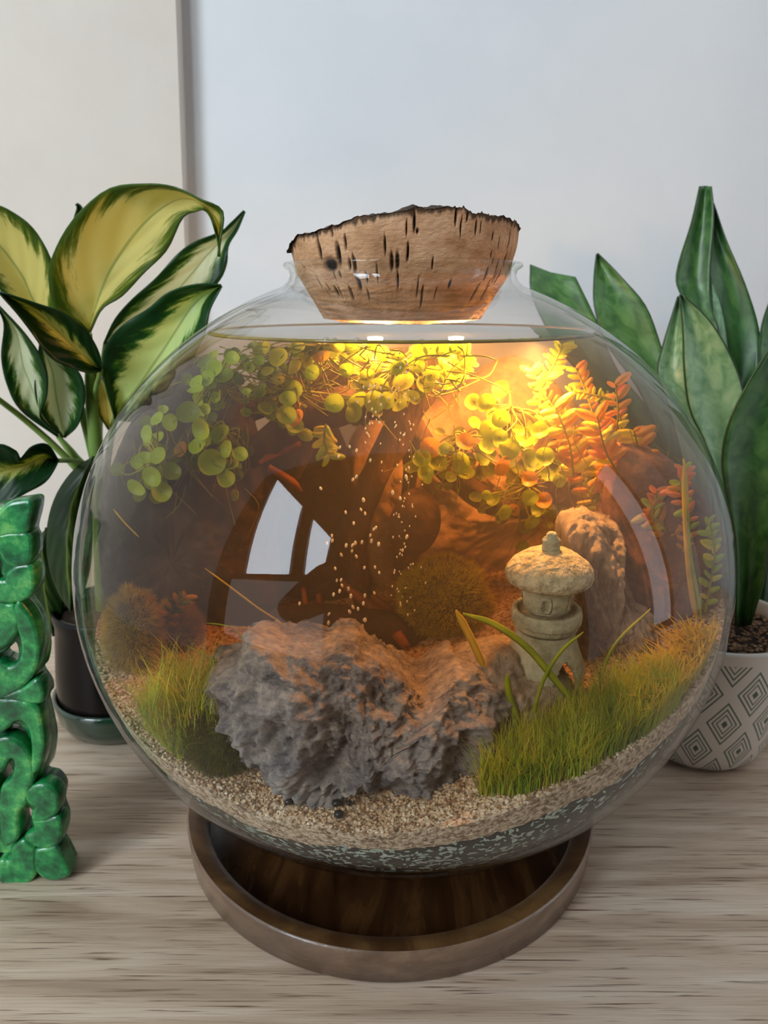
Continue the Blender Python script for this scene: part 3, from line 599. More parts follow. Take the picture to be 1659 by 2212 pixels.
for a, b_, r in lv:
    k = min(range(len(CT)), key=lambda q: (CT[q][1]-a)**2+(CT[q][2]-b_)**2); t, ca, cb, yy, mem = CT[k]
    for rep in range(4):
        aa, bb = (a, b_) if rep == 0 else (a+random.gauss(0, 22), b_+random.gauss(0, 18)+4); y2 = yy+random.uniform(-.006, .006)+rep*.012
        if bb < 745: bb = 745+random.random()*20
        p = clampE([P(aa, bb, y2)], .955)[0]; p[2] = min(p[2], ZW-.004); rr = 1.15*r*mpp(p)*(1 if rep == 0 else random.uniform(.6, .95))
        face = (random.gauss(-.1, .5), -1+random.gauss(0, .1), random.gauss(.6, .55))
        kk_ = ('y' if (bb < 830 and aa > 560 and random.random() < .45) else 'g') if rep == 0 else random.choice('gdd')
        if aa < 420: kk_ = random.choice('gd')
        if random.random() < .03: kk_ = 'o'
        put_leaf(LM[kk_], p, rr, face, t); mem.append(p)
M_stem = nmat('green_stem', [(0.3, (120, 124, 24)), (0.7, (176, 168, 50))], 60, 2, 0.5, trans=.3)
for t, ca, cb, yy, mem in CT:
    ac = Acc(); c0 = np.array(t.location)+np.array([0, .012, .004])
    for p in mem[::1]:
        mid = (np.array(p)+c0)/2+RNG.normal(size=3)*.003
        ac.add(*tube(clampE([c0, mid, p], .96), [.0005, .0004, .0003], 5, 7))
    tag(part('stalks', *ac.get(), M_stem, t), kind='stuff')
# small pinnate stem plants (red and amber) on the right, needle weed at the top
def stemplant(lab, lst, cols, ln, n, group='fine stem plants on the right'):
    C = clampE(crom(px3(lst), 40), .965); t = thing('stem_plant', lab, 'water plant', C[-1], group); m = mpp(C[0])
    part('stem', *tube(C[::6] if len(C) > 12 else C, [1.6*m, 2.4*m], 6, 24), M_stem, t)
    for k in range(n):
        i = int(k/n*37); p = C[i]; s_ = (-1)**k; T_ = C[min(i+1, 39)]-C[max(i-1, 0)]; T_ /= np.linalg.norm(T_)+1e-9
        sd = np.cross(T_, [0, 1, 0])*s_; d = sd*.9-T_*.5+RNG.normal(size=3)*.25; d /= np.linalg.norm(d)
        l_ = ln*m*random.uniform(.7, 1.25); c_ = clampE([p+d*l_*.9], .97)[0]
        n_ = Vector((random.gauss(0, .3), -1, .5)); n_ = (n_-n_.project(Vector(d))).normalized(); X = n_.cross(Vector(d)); M3 = Matrix((X, Vector(d), n_)).transposed()
        o = bpy.data.objects.new('leaf', LN[random.choice(cols)]); COL.objects.link(o); o.parent = t; o.rotation_mode = 'QUATERNION'; o.rotation_quaternion = M3.to_quaternion(); o.scale = (l_, l_, l_); o.location = Vector(c_)-t.location
for a in [('amber stem plant reaching the water line at the upper right', [(1215, 745, -.02), (1195, 790, -.02), (1165, 850, -.02), (1185, 930, -.02)], 'yog', 15, 26), ('amber side shoot spreading left above the orange rock', [(1150, 800, -.02), (1180, 860, -.02), (1240, 930, -.02)], 'yoo', 14, 20), ('red tipped stem plant right of the amber one', [(1245, 795, -.02), (1270, 860, -.02), (1290, 930, -.02), (1300, 1010, -.02)], 'oroy', 14, 24), ('thin shoot of tiny yellow leaves crossing below the water line', [(1235, 845, -.03), (1290, 855, -.03), (1335, 880, -.03), (1340, 960, -.03)], 'yyg', 9, 26), ('orange stem plant beside the vertical reflection at upper right', [(1330, 830, -.04), (1335, 900, -.04), (1325, 990, -.04), (1340, 1060, -.03)], 'oyor', 17, 22), ('amber bush of broad leaves at mid right', [(1370, 930, -.04), (1380, 1000, -.04), (1350, 1080, -.04)], 'oyo', 20, 22), ('red stem plant level with the rock peak on the right', [(1420, 1060, -.055), (1410, 1120, -.055), (1430, 1200, -.05), (1420, 1270, -.05)], 'rorog', 15, 30), ('red tipped stem plant close to the right glass', [(1480, 1010, -.06), (1470, 1060, -.06), (1490, 1130, -.06), (1470, 1210, -.06)], 'orgr', 14, 26), ('amber stems crossing in front of the middle of the orange rock', [(1200, 880, -.035), (1230, 960, -.035), (1240, 1040, -.035)], 'oyo', 22, 22), ('orange clump under the upper right reflection', [(1290, 900, -.045), (1310, 980, -.045), (1350, 1040, -.045)], 'yoor', 24, 22), ('amber leaves hanging right of the rock peak', [(1400, 1110, -.055), (1440, 1150, -.055), (1450, 1260, -.055)], 'oyor', 20, 20), ('green stem plant hard against the right glass', [(1540, 1130, -.065), (1545, 1190, -.065), (1535, 1260, -.065), (1520, 1340, -.065)], 'gyg', 17, 20), ('amber stem plant low behind the upright rock', [(1395, 1230, -.045), (1400, 1290, -.045), (1390, 1380, -.045)], 'oyo', 18, 16), ('olive stem plant between driftwood and right rock', [(1230, 960, -.02), (1260, 1030, -.02), (1290, 1110, -.02)], 'goy', 20, 24), ('olive stem plant in front of the brown side rock', [(1290, 1000, -.03), (1340, 1070, -.03), (1370, 1160, -.03)], 'goyo', 20, 22), ('needle weed at the right end of the surface plants', [(1010, 765, -.02), (975, 800, -.02), (950, 850, -.02)], 'yg', 18, 26), ('needle weed hanging below the middle of the branch', [(710, 985, -.03), (700, 950, -.03), (705, 910, -.03)], 'yg', 16, 22), ('brown feathery weed beside the left moss clumps', [(400, 1290, -.04), (370, 1320, -.04), (350, 1370, -.04)], 'do', 12, 24)]:
    stemplant(*a)
# fine roots and strands among the surface plants
ac = Acc()
for k in range(190):
    a = random.uniform(480, 1010); b_ = random.uniform(750, 860); y = random.uniform(-.04, .0); a2 = a+random.gauss(0, 60); b2 = b_+random.gauss(10, 40)
    b2 = max(b2, 748); pts = clampE(px3([(a, b_, y), ((a+a2)/2+random.gauss(0, 12), (b_+b2)/2+random.gauss(0, 12), y), (a2, b2, y)]), .95); ac.add(*tube(pts, [.00035, .0003, .0002], 4, 8))
for k in range(70):
    a = random.choice([random.uniform(280, 560), random.uniform(880, 1200), random.uniform(1200, 1450)]); b_ = random.uniform(900, 1060); y = random.uniform(-.05, -.01)
    pts = clampE(px3([(a, b_, y), (a+random.gauss(0, 14), b_+40, y), (a+random.gauss(0, 30), b_+random.uniform(60, 120), y)]), .95); ac.add(*tube(pts, [.00025, .0002, .0001], 4, 8))
tag(mesh('plant_strands', *ac.get(), M_stem), 'tangle of fine yellow roots and needles under the water line', 'plant roots', kind='stuff')
# crypt style brownish arching leaves at mid right
ac = Acc()

# ------------------------------------------------ grasses
M_grass = nmat('bright_grass', [(0.3, (136, 168, 24)), (0.7, (204, 212, 60))], 60, 2, 0.5, trans=.4); M_grasst = nmat('golden_grass', [(0.3, (190, 168, 40)), (0.7, (232, 206, 84))], 60, 2, 0.5, trans=.4)
def blades(pts, hgt, wd, lean=.45, seed=0, k=5):
    V = []; Fc = []; b0 = 0
    for p in pts:
        h = hgt*random.uniform(.45, 1.15); th = random.uniform(0, 6.28); ln = random.uniform(.1, lean)*h*1.6; d = np.array([math.cos(th), math.sin(th), 0]); s_ = np.array([math.cos(th+1.4+random.uniform(-.6, .6)), math.sin(th+1.4), 0])
        for i in range(k):
            u = i/(k-1); c = p+np.array([0, 0, h*(u-.18*u*u*(ln/h))])+d*ln*u*u; ww = wd*(1-u**2*.9)
            V += [c-s_*ww, c+s_*ww]
            if i: Fc.append((b0+2*i-2, b0+2*i-1, b0+2*i+1, b0+2*i))
        b0 += 2*k
    return clampE(V, .99), Fc
def on_sand(a, b_):
    z = .11
    for _ in range(12): p = PZ(a, b_, z); z = sandz(p[0], p[1])
    return p
def scatter(poly, n):
    xs = [q[0] for q in poly]; ys = [q[1] for q in poly]; out = []
    while len(out) < n:
        a, b_ = random.uniform(min(xs), max(xs)), random.uniform(min(ys), max(ys)); ins = False; j = len(poly)-1
        for i in range(len(poly)):
            if (ys[i] > b_) != (ys[j] > b_) and a < (xs[j]-xs[i])*(b_-ys[i])/(ys[j]-ys[i])+xs[i]: ins = not ins
            j = i
        if ins: out.append((a, b_))
    return out
lawn = scatter([(1035, 1722), (1120, 1722), (1250, 1680), (1380, 1600), (1480, 1540), (1450, 1480), (1350, 1500), (1250, 1540), (1180, 1590), (1090, 1640), (1040, 1680)], 6200)
ln1 = [on_sand(*q) for q in lawn]
o = tag(mesh('grass_carpet', *blades(ln1[:4800], .0185, .00020), M_grass, smooth=False), 'bright green hair grass lawn along the right front of the bowl', 'grass', kind='stuff')
mesh('golden_blades', *blades(ln1[4800:], .019, .00018), M_grasst, o, smooth=False)['kind'] = 'stuff'
ln2 = [clampE([on_sand(a, b_)], .98)[0] for a, b_ in scatter([(1380, 1540), (1420, 1460), (1500, 1380), (1560, 1420), (1530, 1500), (1450, 1580)], 1500)]
M_yel = leafmat('yellow_green_leaf', (176, 160, 24), (214, 196, 60))
tag(mesh('yellow_weed', *blades(ln2, .013, .0007, .9), M_yel, smooth=False), 'yellow small-leaved weed climbing the right glass above the lawn', 'water plant', kind='stuff')
lf = [clampE([P(a, b_, -.100)+np.array([0, random.uniform(-.015, .015), 0])], .97)[0] for a, b_ in scatter([(300, 1600), (310, 1520), (350, 1480), (440, 1480), (500, 1500), (470, 1560), (400, 1620)], 1900)]
o = tag(mesh('grass_tuft', *blades(lf[:1200], .0165, .00022, .7), M_grass, smooth=False), 'loose tuft of fine green grass at the left of the front rock', 'grass', kind='stuff')
mesh('golden_blades', *blades(lf[1200:], .0165, .0002, .8), M_grasst, o, smooth=False)['kind'] = 'stuff'
lf = [clampE([P(a, b_, -.105)], .97)[0] for a, b_ in scatter([(340, 1640), (420, 1640), (460, 1740), (400, 1710)], 260)]
tag(mesh('grass_tuft', *blades(lf, .011, .00018, .8), M_ld, smooth=False), 'sparse thin grass at the lower left glass', 'grass', kind='stuff')
lf = [clampE([P(a, b_, -.122)], .97)[0] for a, b_ in scatter([(585, 1700), (640, 1700), (650, 1715), (590, 1715)], 60)]
tag(mesh('grass_tuft', *blades(lf, .010, .00018, .8), M_ld, smooth=False), 'small sprig of grass in front of the grey rock base', 'grass', kind='stuff')
# long single blades
def long_blade(lab, lst, wpx, mat, y):
    C = clampE(crom([P(a, b_, y) for a, b_ in lst], 30), .97); m = mpp(C[0]); V = []
    for i in range(30):
        u = i/29; t_ = C[min(i+1, 29)]-C[max(i-1, 0)]; s_ = np.cross(t_, [0, 1, 0.25]); s_ /= np.linalg.norm(s_)+1e-9; ww = wpx*m*.5*min(1, (u*6+.35))*min(1, (1-u)*5+.25)
        V += [C[i]-s_*ww, C[i]+np.array([0, -.0004, 0]), C[i]+s_*ww, C[i]+np.array([0, .0003, 0])]
    b0 = V[0]; o = mesh('long_leaf', np.array(V)-np.array(C[0]), gridfaces(30, 4, False, True), mat, loc=C[0]); tag(o, lab, 'water plant', 'single long grass blades')
for a in [('broad flat green blade crossing in front of the lantern base', [(1255, 1535), (1200, 1470), (1140, 1400), (1070, 1350), (1000, 1325)], 16, M_grass, -.109), ('short thick upright yellow blade left of the lantern', [(1045, 1440), (1020, 1385), (985, 1318)], 17, M_grasst, -.104), ('kinked dark green blade in front of the right rock end', [(1130, 1620), (1120, 1560), (1100, 1500), (1095, 1455)], 15, M_grass, -.112), ('blade sweeping from the lawn across the lantern legs', [(1145, 1580), (1170, 1480), (1210, 1410), (1260, 1365)], 9, M_grass, -.110), ('short side blade forking right below the lantern', [(1140, 1580), (1165, 1545), (1205, 1515)], 9, M_grasst, -.105), ('arching thin blade in front of the upright rock', [(1290, 1530), (1300, 1460), (1330, 1390), (1405, 1315)], 7, M_grass, -.098), ('tall wide blade near the right glass', [(1505, 1340), (1490, 1240), (1482, 1120), (1478, 990)], 14, M_grasst, -.068), ('slimmer tall blade beside the wide one near the right glass', [(1515, 1335), (1502, 1260), (1490, 1190), (1484, 1100)], 8, M_grass, -.068), ('long thin yellow blade lying over the window reflection', [(600, 1340), (560, 1315), (500, 1270), (442, 1227)], 5, M_grasst, -.07), ('thin arching blade ending on the left rock peak', [(530, 1392), (510, 1360), (480, 1350), (447, 1346)], 4, M_grass, -.07), ('thin blade above the left grass tuft', [(490, 1445), (460, 1425), (405, 1395)], 4, M_grass, -.085), ('golden arching blade between tuft and rock', [(420, 1470), (450, 1432), (515, 1420)], 4, M_grasst, -.085), ('thin drifting blade under the far left plant', [(300, 1160), (270, 1130), (245, 1100)], 4, M_grasst, -.075), ('tiny thin blade touching the left rock peak', [(560, 1375), (540, 1358), (515, 1355)], 4, M_grasst, -.07)]:
    long_blade(*a)

# ------------------------------------------------ bubbles
M_bub = nmat('bright_bubble', [(0.3, (255, 246, 214)), (0.7, (255, 252, 236))], 50, 1, 0.15, spec=.9)
ico2 = bmesh.new(); bmesh.ops.create_icosphere(ico2, subdivisions=2, radius=1); bme = bpy.data.meshes.new('bubble'); ico2.to_mesh(bme); bme.polygons.foreach_set('use_smooth', [True]*len(bme.polygons)); bme.materials.append(M_bub)
bs = []
for k in range(62): bs.append((random.gauss(770, 42), random.uniform(960, 1395), random.uniform(3.2, 4.6)))
for k in range(100): bs.append((random.gauss(868, 16), random.uniform(755, 1330), random.uniform(1.6, 2.6)))
for k in range(26): bs.append((random.gauss(800, 16), random.uniform(830, 960), random.uniform(2, 3.4)))
for a, b_, r in bs:
    y = random.uniform(-.075, -.045); p = P(a, b_, y); m = mpp(p)
    o = bpy.data.objects.new('air_bubble', bme); COL.objects.link(o); o.location = p; o.scale = (r*m*.75, r*m*.75, r*m*1.3); o.rotation_euler = (0, random.gauss(0, .25), 0)
    tag(o, 'tiny bright air bubble rising in the bubble stream at the bowl centre', 'bubble', 'rising air bubbles')
bm2 = bme.copy(); bm2.materials[0] = M_bead
for k, (a, r) in enumerate([(495, 3), (560, 2.5), (670, 4), (728, 8), (743, 7), (782, 8), (800, 3), (892, 6), (950, 3), (1000, 2.5), (1048, 5), (1072, 5), (1130, 3)]):
    v = dirv(a, 737); th = math.atan2(-1, (a-868)/430*.9) if False else None
    x = (a-869)/420*rw; y = -math.sqrt(max(0, rw*rw-x*x))*.985; p = np.array([BC[0]+x*.985, y, ZW+.0004]); m = mpp(p)
    o = bpy.data.objects.new('surface_bubble', bm2); COL.objects.link(o); o.location = p; o.scale = (r*m,)*3
    bl = ['tiny bead at the left end of the water line', 'second tiny bead from the left end of the water line', 'small bead left of the touching pair on the water line', 'left and larger bead of the touching pair on the water line', 'right bead of the touching pair on the water line', 'large single bead just right of the touching pair', 'tiny bead right of the large single bead', 'medium bead alone under the middle of the cork', 'tiny bead right of the middle of the water line', 'smallest bead left of the right hand pair', 'left bead of the small right hand pair on the water line', 'right bead of the small right hand pair on the water line', 'tiny bead nearest the right end of the water line'][k]
    tag(o, bl, 'bubble', 'beads along the water line')
sp = Acc()
for k in range(700):
    q = RNG.normal(size=3); q /= np.linalg.norm(q); q *= random.random()**.4*.95; p = BC+q*np.array([AI, AI, CI])
    if p[1] > 0 or p[2] > ZW-.004 or p[2] < sandz(p[0], p[1])+.004: continue
    s_ = random.uniform(.00007, .00016); sp.add(OV*s_+p, OF)
tag(mesh('floating_specks', *sp.get(), M_grain, smooth=False), 'fine pale specks floating in the bowl water', 'specks', kind='stuff')

# ------------------------------------------------ broad leaves outside the bowl
def broadleaf(name, st, y0, bulge, mat, t, n=26, mv=15, ywave=0.0, ybend=0.0):
    """st: stations (left, mid, right) in pixels along the leaf; y0 depth profile (list)"""
    A = crom([q[0] for q in st], n); Mi = crom([q[1] for q in st], n); B = crom([q[2] for q in st], n)
    ys = np.interp(np.linspace(0, 1, n), np.linspace(0, 1, len(y0)), y0); V = []; uv = []
    for i in range(n):
        for j in range(mv):
            v = -1+2*j/(mv-1); q = Mi[i]+(A[i]-Mi[i])*(-v) if v < 0 else Mi[i]+(B[i]-Mi[i])*v
            y = ys[i]+bulge*(abs(v)**1.4)+ywave*math.sin(i*.9+2*v)*abs(v)+ybend*v
            V.append(P(q[0], q[1], y)); uv.append((i/(n-1), (v+1)/2))
    o = part(name, V, gridfaces(n, mv), mat, t, uv=uv); md = o.modifiers.new('s', 'SOLIDIFY'); md.thickness = 0.0009
    return o
def variegated(nm, green, mid, centre, spread, seed, tr=.45):
    m, nt, out = newmat(nm); tc = N(nt, 'ShaderNodeTexCoord'); sx = N(nt, 'ShaderNodeSeparateXYZ'); L(nt, tc.outputs['UV'], sx.inputs[0])
    v = math_(nt, 'MULTIPLY', math_(nt, 'ABSOLUTE', math_(nt, 'SUBTRACT', sx.outputs[1], 0.5)), 2.0)
    # lateral veins run obliquely: noise stretched along the vein direction
    cu = math_(nt, 'SUBTRACT', math_(nt, 'MULTIPLY', sx.outputs[0], 16.0), math_(nt, 'MULTIPLY', v, 6.0)); cb = N(nt, 'ShaderNodeCombineXYZ'); L(nt, cu, cb.inputs[0]); L(nt, math_(nt, 'MULTIPLY', sx.outputs[1], 5.0), cb.inputs[1]); cb.inputs[2].default_value = seed
    n1 = N(nt, 'ShaderNodeTexNoise'); n1.inputs['Scale'].default_value = 0.9; n1.inputs['Detail'].default_value = 9; n1.inputs['Roughness'].default_value = .72; L(nt, cb.outputs[0], n1.inputs[0])
    f = math_(nt, 'ADD', v, math_(nt, 'MULTIPLY', math_(nt, 'SUBTRACT', n1.outputs['Fac'], 0.5), 1.3))
    tipu = math_(nt, 'MULTIPLY', math_(nt, 'POWER', math_(nt, 'ABSOLUTE', math_(nt, 'SUBTRACT', math_(nt, 'MULTIPLY', sx.outputs[0], 2.0), 1.0)), 4.0), 0.45); f = math_(nt, 'ADD', f, tipu)
    c = ramp(nt, [(max(0, spread-.16), centre), (spread, mid), (min(1, spread+.12), green)], f)
    vein = math_(nt, 'LESS_THAN', v, 0.035); c = mixc(nt, math_(nt, 'MULTIPLY', vein, .6), c, lin((150, 168, 84)))
    p = N(nt, 'ShaderNodeBsdfPrincipled'); L(nt, c, p.inputs['Base Color']); p.inputs['Roughness'].default_value = .36; p.inputs['Specular IOR Level'].default_value = .45
    wv = N(nt, 'ShaderNodeMath'); wv.operation = 'SINE'; L(nt, math_(nt, 'MULTIPLY', cu, 2.4), wv.inputs[0]); bp = N(nt, 'ShaderNodeBump'); bp.inputs['Strength'].default_value = .22; bp.inputs['Distance'].default_value = .001; L(nt, wv.outputs[0], bp.inputs['Height']); L(nt, bp.outputs[0], p.inputs['Normal'])
    tr_ = N(nt, 'ShaderNodeBsdfTranslucent'); L(nt, c, tr_.inputs[0]); mx = N(nt, 'ShaderNodeMixShader'); mx.inputs[0].default_value = tr; L(nt, p.outputs[0], mx.inputs[1]); L(nt, tr_.outputs[0], mx.inputs[2]); L(nt, mx.outputs[0], out.inputs['Surface']); return m
G1 = (40, 82, 22); MY = variegated('yellow_variegation', (74, 104, 22), (128, 142, 40), (232, 222, 140), .82, 1); MW = variegated('white_variegation', (30, 78, 34), (92, 140, 44), (232, 238, 206), .62, 5); MG = variegated('green_variegation', (26, 78, 36), (70, 132, 34), (216, 234, 160), .56, 9); MK = variegated('yellow_streak', (22, 66, 28), (90, 128, 34), (214, 212, 118), .32, 13); MD = variegated('deep_green', (34, 62, 18), (48, 78, 20), (86, 104, 30), .12, 17)
dp = thing('variegated_plant', 'potted plant with cream and green variegated leaves left of the bowl', 'plant', tuple(PZ(222, 1625)+np.array([0, .045, 0])))
E3 = lambda a, b_: ((a, b_),)*3
broadleaf('leaf', [((185, 718), (192, 720), (197, 718)), ((122, 675), (207, 672), (222, 668)), ((104, 600), (222, 625), (265, 640)), ((118, 540), (245, 575), (312, 590)), ((160, 470), (285, 515), (362, 540)), ((232, 408), (335, 462), (395, 472)), ((310, 396), (385, 430), (425, 458)), ((375, 402), (427, 432), (440, 455)), ((432, 428), (452, 448), (452, 468)), ((482, 455), (470, 485), (460, 490)), ((478, 520), (473, 520), (468, 520)), E3(473, 555)], [.09, .08, .06, .04, .03, .03], -.012, MY, dp, 40, 19, .002)
broadleaf('leaf', [E3(106, 697), ((118, 640), (75, 655), (48, 672)), ((112, 570), (50, 600), (12, 640)), ((75, 500), (15, 550), (-15, 600)), ((30, 462), (-20, 510), (-40, 560)), ((-20, 442), (-60, 470), (-70, 520)), E3(-110, 440)], [.11, .10, .09], -.01, MY, dp)
broadleaf('leaf', [E3(218, 800), ((213, 765), (200, 785), (190, 803)), ((197, 732), (165, 755), (150, 792)), ((180, 710), (125, 715), (108, 770)), ((135, 678), (85, 680), (68, 715)), ((70, 655), (50, 655), (35, 672)), E3(0, 632)], [.07, .05, .03], -.008, MK, dp)
broadleaf('leaf', [E3(-5, 660), ((10, 700), (35, 720), (55, 725)), ((3, 770), (50, 790), (96, 790)), ((15, 830), (70, 840), (100, 850)), ((45, 885), (88, 890), (85, 902)), E3(125, 942)], [.07, .09, .10], -.008, MW, dp)
broadleaf('leaf', [E3(88, 742), ((82, 790), (112, 800), (165, 800)), ((76, 845), (122, 862), (182, 855)), ((95, 900), (132, 910), (168, 915)), E3(138, 945)], [.09, .10, .11], -.01, MW, dp)
broadleaf('leaf', [E3(528, 456), ((500, 483), (505, 490), (511, 497)), ((476, 503), (484, 512), (492, 530)), ((420, 524), (450, 548), (488, 572)), ((383, 550), (415, 590), (470, 610)), ((338, 600), (370, 640), (420, 660)), ((285, 648), (310, 682), (345, 705)), ((250, 690), (262, 712), (280, 730)), E3(226, 742)], [.12, .11, .11, .10], -.006, MW, dp, 32)
broadleaf('leaf', [E3(478, 617), ((425, 616), (437, 640), (452, 668)), ((365, 633), (402, 680), (440, 722)), ((320, 668), (367, 735), (408, 785)), ((265, 703), (330, 790), (368, 845)), ((230, 745), (300, 835), (330, 885)), ((222, 800), (270, 870), (292, 908)), E3(250, 905)], [.07, .07, .08, .09], -.012, MG, dp, 30)
broadleaf('leaf', [E3(205, 800), ((203, 840), (225, 850), (242, 840)), ((213, 890), (232, 890), (250, 890)), E3(236, 928)], [.10, .11], -.004, MY, dp)
broadleaf('leaf', [E3(124, 995), ((102, 962), (97, 985), (117, 1012)), ((70, 966), (65, 1000), (95, 1042)), ((45, 992), (30, 1010), (50, 1067)), ((30, 973), (-10, 1020), (0, 1097)), ((-20, 965), (-60, 1030), (-70, 1100)), E3(-130, 1040)], [.06, .04, .03], -.008, MK, dp)
broadleaf('leaf', [E3(202, 985), ((160, 1013), (178, 1030), (202, 1040)), ((120, 1070), (155, 1090), (200, 1110)), ((101, 1140), (145, 1160), (200, 1170)), ((104, 1220), (145, 1230), (195, 1230)), ((125, 1280), (150, 1285), (180, 1280)), E3(152, 1322)], [.08, .065, .06], .006, MD, dp)
broadleaf('leaf', [E3(100, 1140), ((70, 1180), (90, 1190), (112, 1200)), ((62, 1260), (95, 1270), (135, 1280)), ((75, 1320), (105, 1330), (135, 1330)), E3(115, 1375)], [.09, .09], .004, MD, dp)
broadleaf('leaf', [E3(165, 440), ((168, 450), (172, 455), (176, 450)), ((160, 480), (170, 500), (180, 480)), E3(170, 560)], [.12, .12], -.002, MD, dp)
M_pet = nmat('pale_green_petiole', [(0.3, (92, 128, 50)), (0.7, (136, 168, 84))], 30, 3, .45, stretch=(1, 1, .3), trans=.15)
for l_, r_ in [([(192, 720, .09), (196, 850, .10), (207, 960, .105), (215, 1150, .11), (220, 1390, .11)], [7, 13, 16, 15, 14]), ([(228, 742, .10), (218, 830, .11), (212, 930, .11), (216, 1100, .11)], [5, 9, 10, 9]), ([(125, 942, .11), (160, 985, .11), (195, 1040, .11), (215, 1200, .11)], [5, 9, 10, 9]), ([(-20, 850, .07), (60, 912, .09), (130, 975, .10), (200, 1050, .11)], [6, 7, 8, 9]), ([(124, 995, .06), (165, 996, .09), (205, 1010, .11)], [5, 6, 7]), ([(218, 800, .07), (206, 860, .1), (212, 960, .11)], [5, 7, 7]), ([(250, 905, .09), (235, 980, .11), (222, 1100, .11)], [5, 7, 8]), ([(106, 697, .11), (140, 800, .11), (180, 900, .11), (205, 1000, .11)], [5, 9, 10, 10])]:
    pts = px3(l_); part('petiole', *tube(pts, [r*mpp(pts[0]) for r in r_], 10, 24), M_pet, dp)
# glazed pot
M_glaze = nmat('dark_green_glaze', [(0.3, (10, 22, 16)), (0.5, (20, 46, 32)), (0.7, (34, 66, 48))], 12, 3, .15, spec=.6, coat=.6)
M_glazed = nmat('black_brown_glaze', [(0.3, (8, 6, 5)), (0.7, (18, 13, 11))], 12, 3, .25, spec=.2)
M_earth = nmat('potting_earth', [(0.3, (34, 26, 20)), (0.7, (70, 54, 42))], 200, 6, .9, .8, 300, .003)
pc = np.array(dp.location); r0 = .043
pot = thing('glazed_pot', 'dark green glazed pot with a black waist holding the variegated plant', 'pot', pc)
part('saucer', *lathe([(r0*.80, 0), (r0*.92, .002), (r0*1.02, .010), (r0*1.06, .020), (r0*1.07, .0245), (r0*1.03, .0255), (r0*.98, .022)], 72, pc[0], pc[1]), M_glaze, pot)
part('pot_body', *lathe([(r0*.9, .006), (r0*.98, .022), (r0*.99, .032), (r0*.97, .045), (r0*.93, .062), (r0*.90, .078), (r0*.93, .084), (r0*.92, .088), (r0*.87, .088), (r0*.84, .080)], 72, pc[0], pc[1]), M_glazed, pot)
part('soil', *lathe([(0, .080), (r0*.5, .081), (r0*.86, .079)], 48, pc[0], pc[1]), M_earth, pot)

# ------------------------------------------------ snake plant on the right
def snakemat(nm, a, b_, c_, rg=.38):
    m, nt, out = newmat(nm); tc = N(nt, 'ShaderNodeTexCoord'); mp = N(nt, 'ShaderNodeMapping'); mp.inputs['Scale'].default_value = (9, 2.2, 1); L(nt, tc.outputs['UV'], mp.inputs[0])
    n1 = N(nt, 'ShaderNodeTexNoise'); n1.inputs['Scale'].default_value = 2.0; n1.inputs['Detail'].default_value = 6; n1.inputs['Distortion'].default_value = .6; L(nt, mp.outputs[0], n1.inputs[0]); c = ramp(nt, [(.3, a), (.5, b_), (.72, c_)], n1.outputs['Fac'])
    sx = N(nt, 'ShaderNodeSeparateXYZ'); L(nt, tc.outputs['UV'], sx.inputs[0]); v = math_(nt, 'GREATER_THAN', math_(nt, 'ABSOLUTE', math_(nt, 'SUBTRACT', sx.outputs[1], .5)), .475); c = mixc(nt, v, c, lin((40, 66, 34)))
    p = N(nt, 'ShaderNodeBsdfPrincipled'); L(nt, c, p.inputs['Base Color']); p.inputs['Roughness'].default_value = rg; L(nt, p.outputs[0], out.inputs['Surface']); return m
SA = snakemat('mid_green_snake_leaf', (54, 96, 50), (78, 124, 68), (104, 148, 88)); SB = snakemat('pale_snake_leaf', (92, 138, 98), (124, 164, 122), (150, 184, 142)); SC = snakemat('deep_snake_leaf', (36, 76, 36), (56, 100, 48), (80, 124, 64))
pr_ = PZ(1550, 1672); pcx = pr_[0]; pcy = pr_[1]+.037
sn = thing('snake_plant', 'snake plant with broad pointed green leaves right of the bowl', 'plant', (pcx, pcy, .078))
def sleaf(st, y0, mat, bulge=-.006, bend=0): broadleaf('leaf', st, y0, bulge, mat, sn, 26, 11, 0, bend)
sleaf([((1146, 571), (1190, 588), (1243, 598)), ((1150, 640), (1220, 660), (1288, 690)), ((1200, 740), (1270, 770), (1335, 800)), ((1290, 860), (1350, 890), (1410, 900)), ((1400, 1080), (1440, 1090), (1480, 1090)), ((1530, 1350), (1545, 1352), (1560, 1350))], [.20, .18, .12], SA)
sleaf([E3(1290, 548), ((1284, 600), (1308, 602), (1345, 602)), ((1285, 665), (1332, 665), (1398, 665)), ((1312, 745), (1375, 750), (1434, 765)), ((1390, 860), (1430, 870), (1470, 880)), ((1470, 1080), (1490, 1080), (1520, 1080)), ((1550, 1350), (1562, 1352), (1575, 1350))], [.19, .17, .12], SA)
sleaf([((1513, 402), (1524, 401), (1535, 403)), ((1495, 480), (1515, 480), (1541, 470)), ((1462, 592), (1500, 592), (1534, 592)), ((1476, 650), (1508, 660), (1538, 670)), ((1505, 780), (1530, 780), (1560, 780)), ((1570, 1350), (1585, 1352), (1600, 1350))], [.15, .14, .11], SC)
sleaf([E3(1540, 440), ((1532, 500), (1545, 500), (1568, 520)), ((1530, 600), (1570, 600), (1612, 620)), ((1540, 720), (1590, 720), (1641, 720)), ((1560, 830), (1600, 830), (1636, 810)), ((1580, 920), (1600, 920), (1612, 860)), ((1590, 1350), (1602, 1352), (1615, 1350))], [.16, .14, .12], SC)
sleaf([E3(1534, 600), ((1533, 660), (1545, 660), (1558, 660)), ((1535, 740), (1552, 740), (1572, 740)), ((1550, 850), (1565, 850), (1580, 850)), ((1585, 1350), (1592, 1352), (1600, 1350))], [.14, .12], SB, .002)
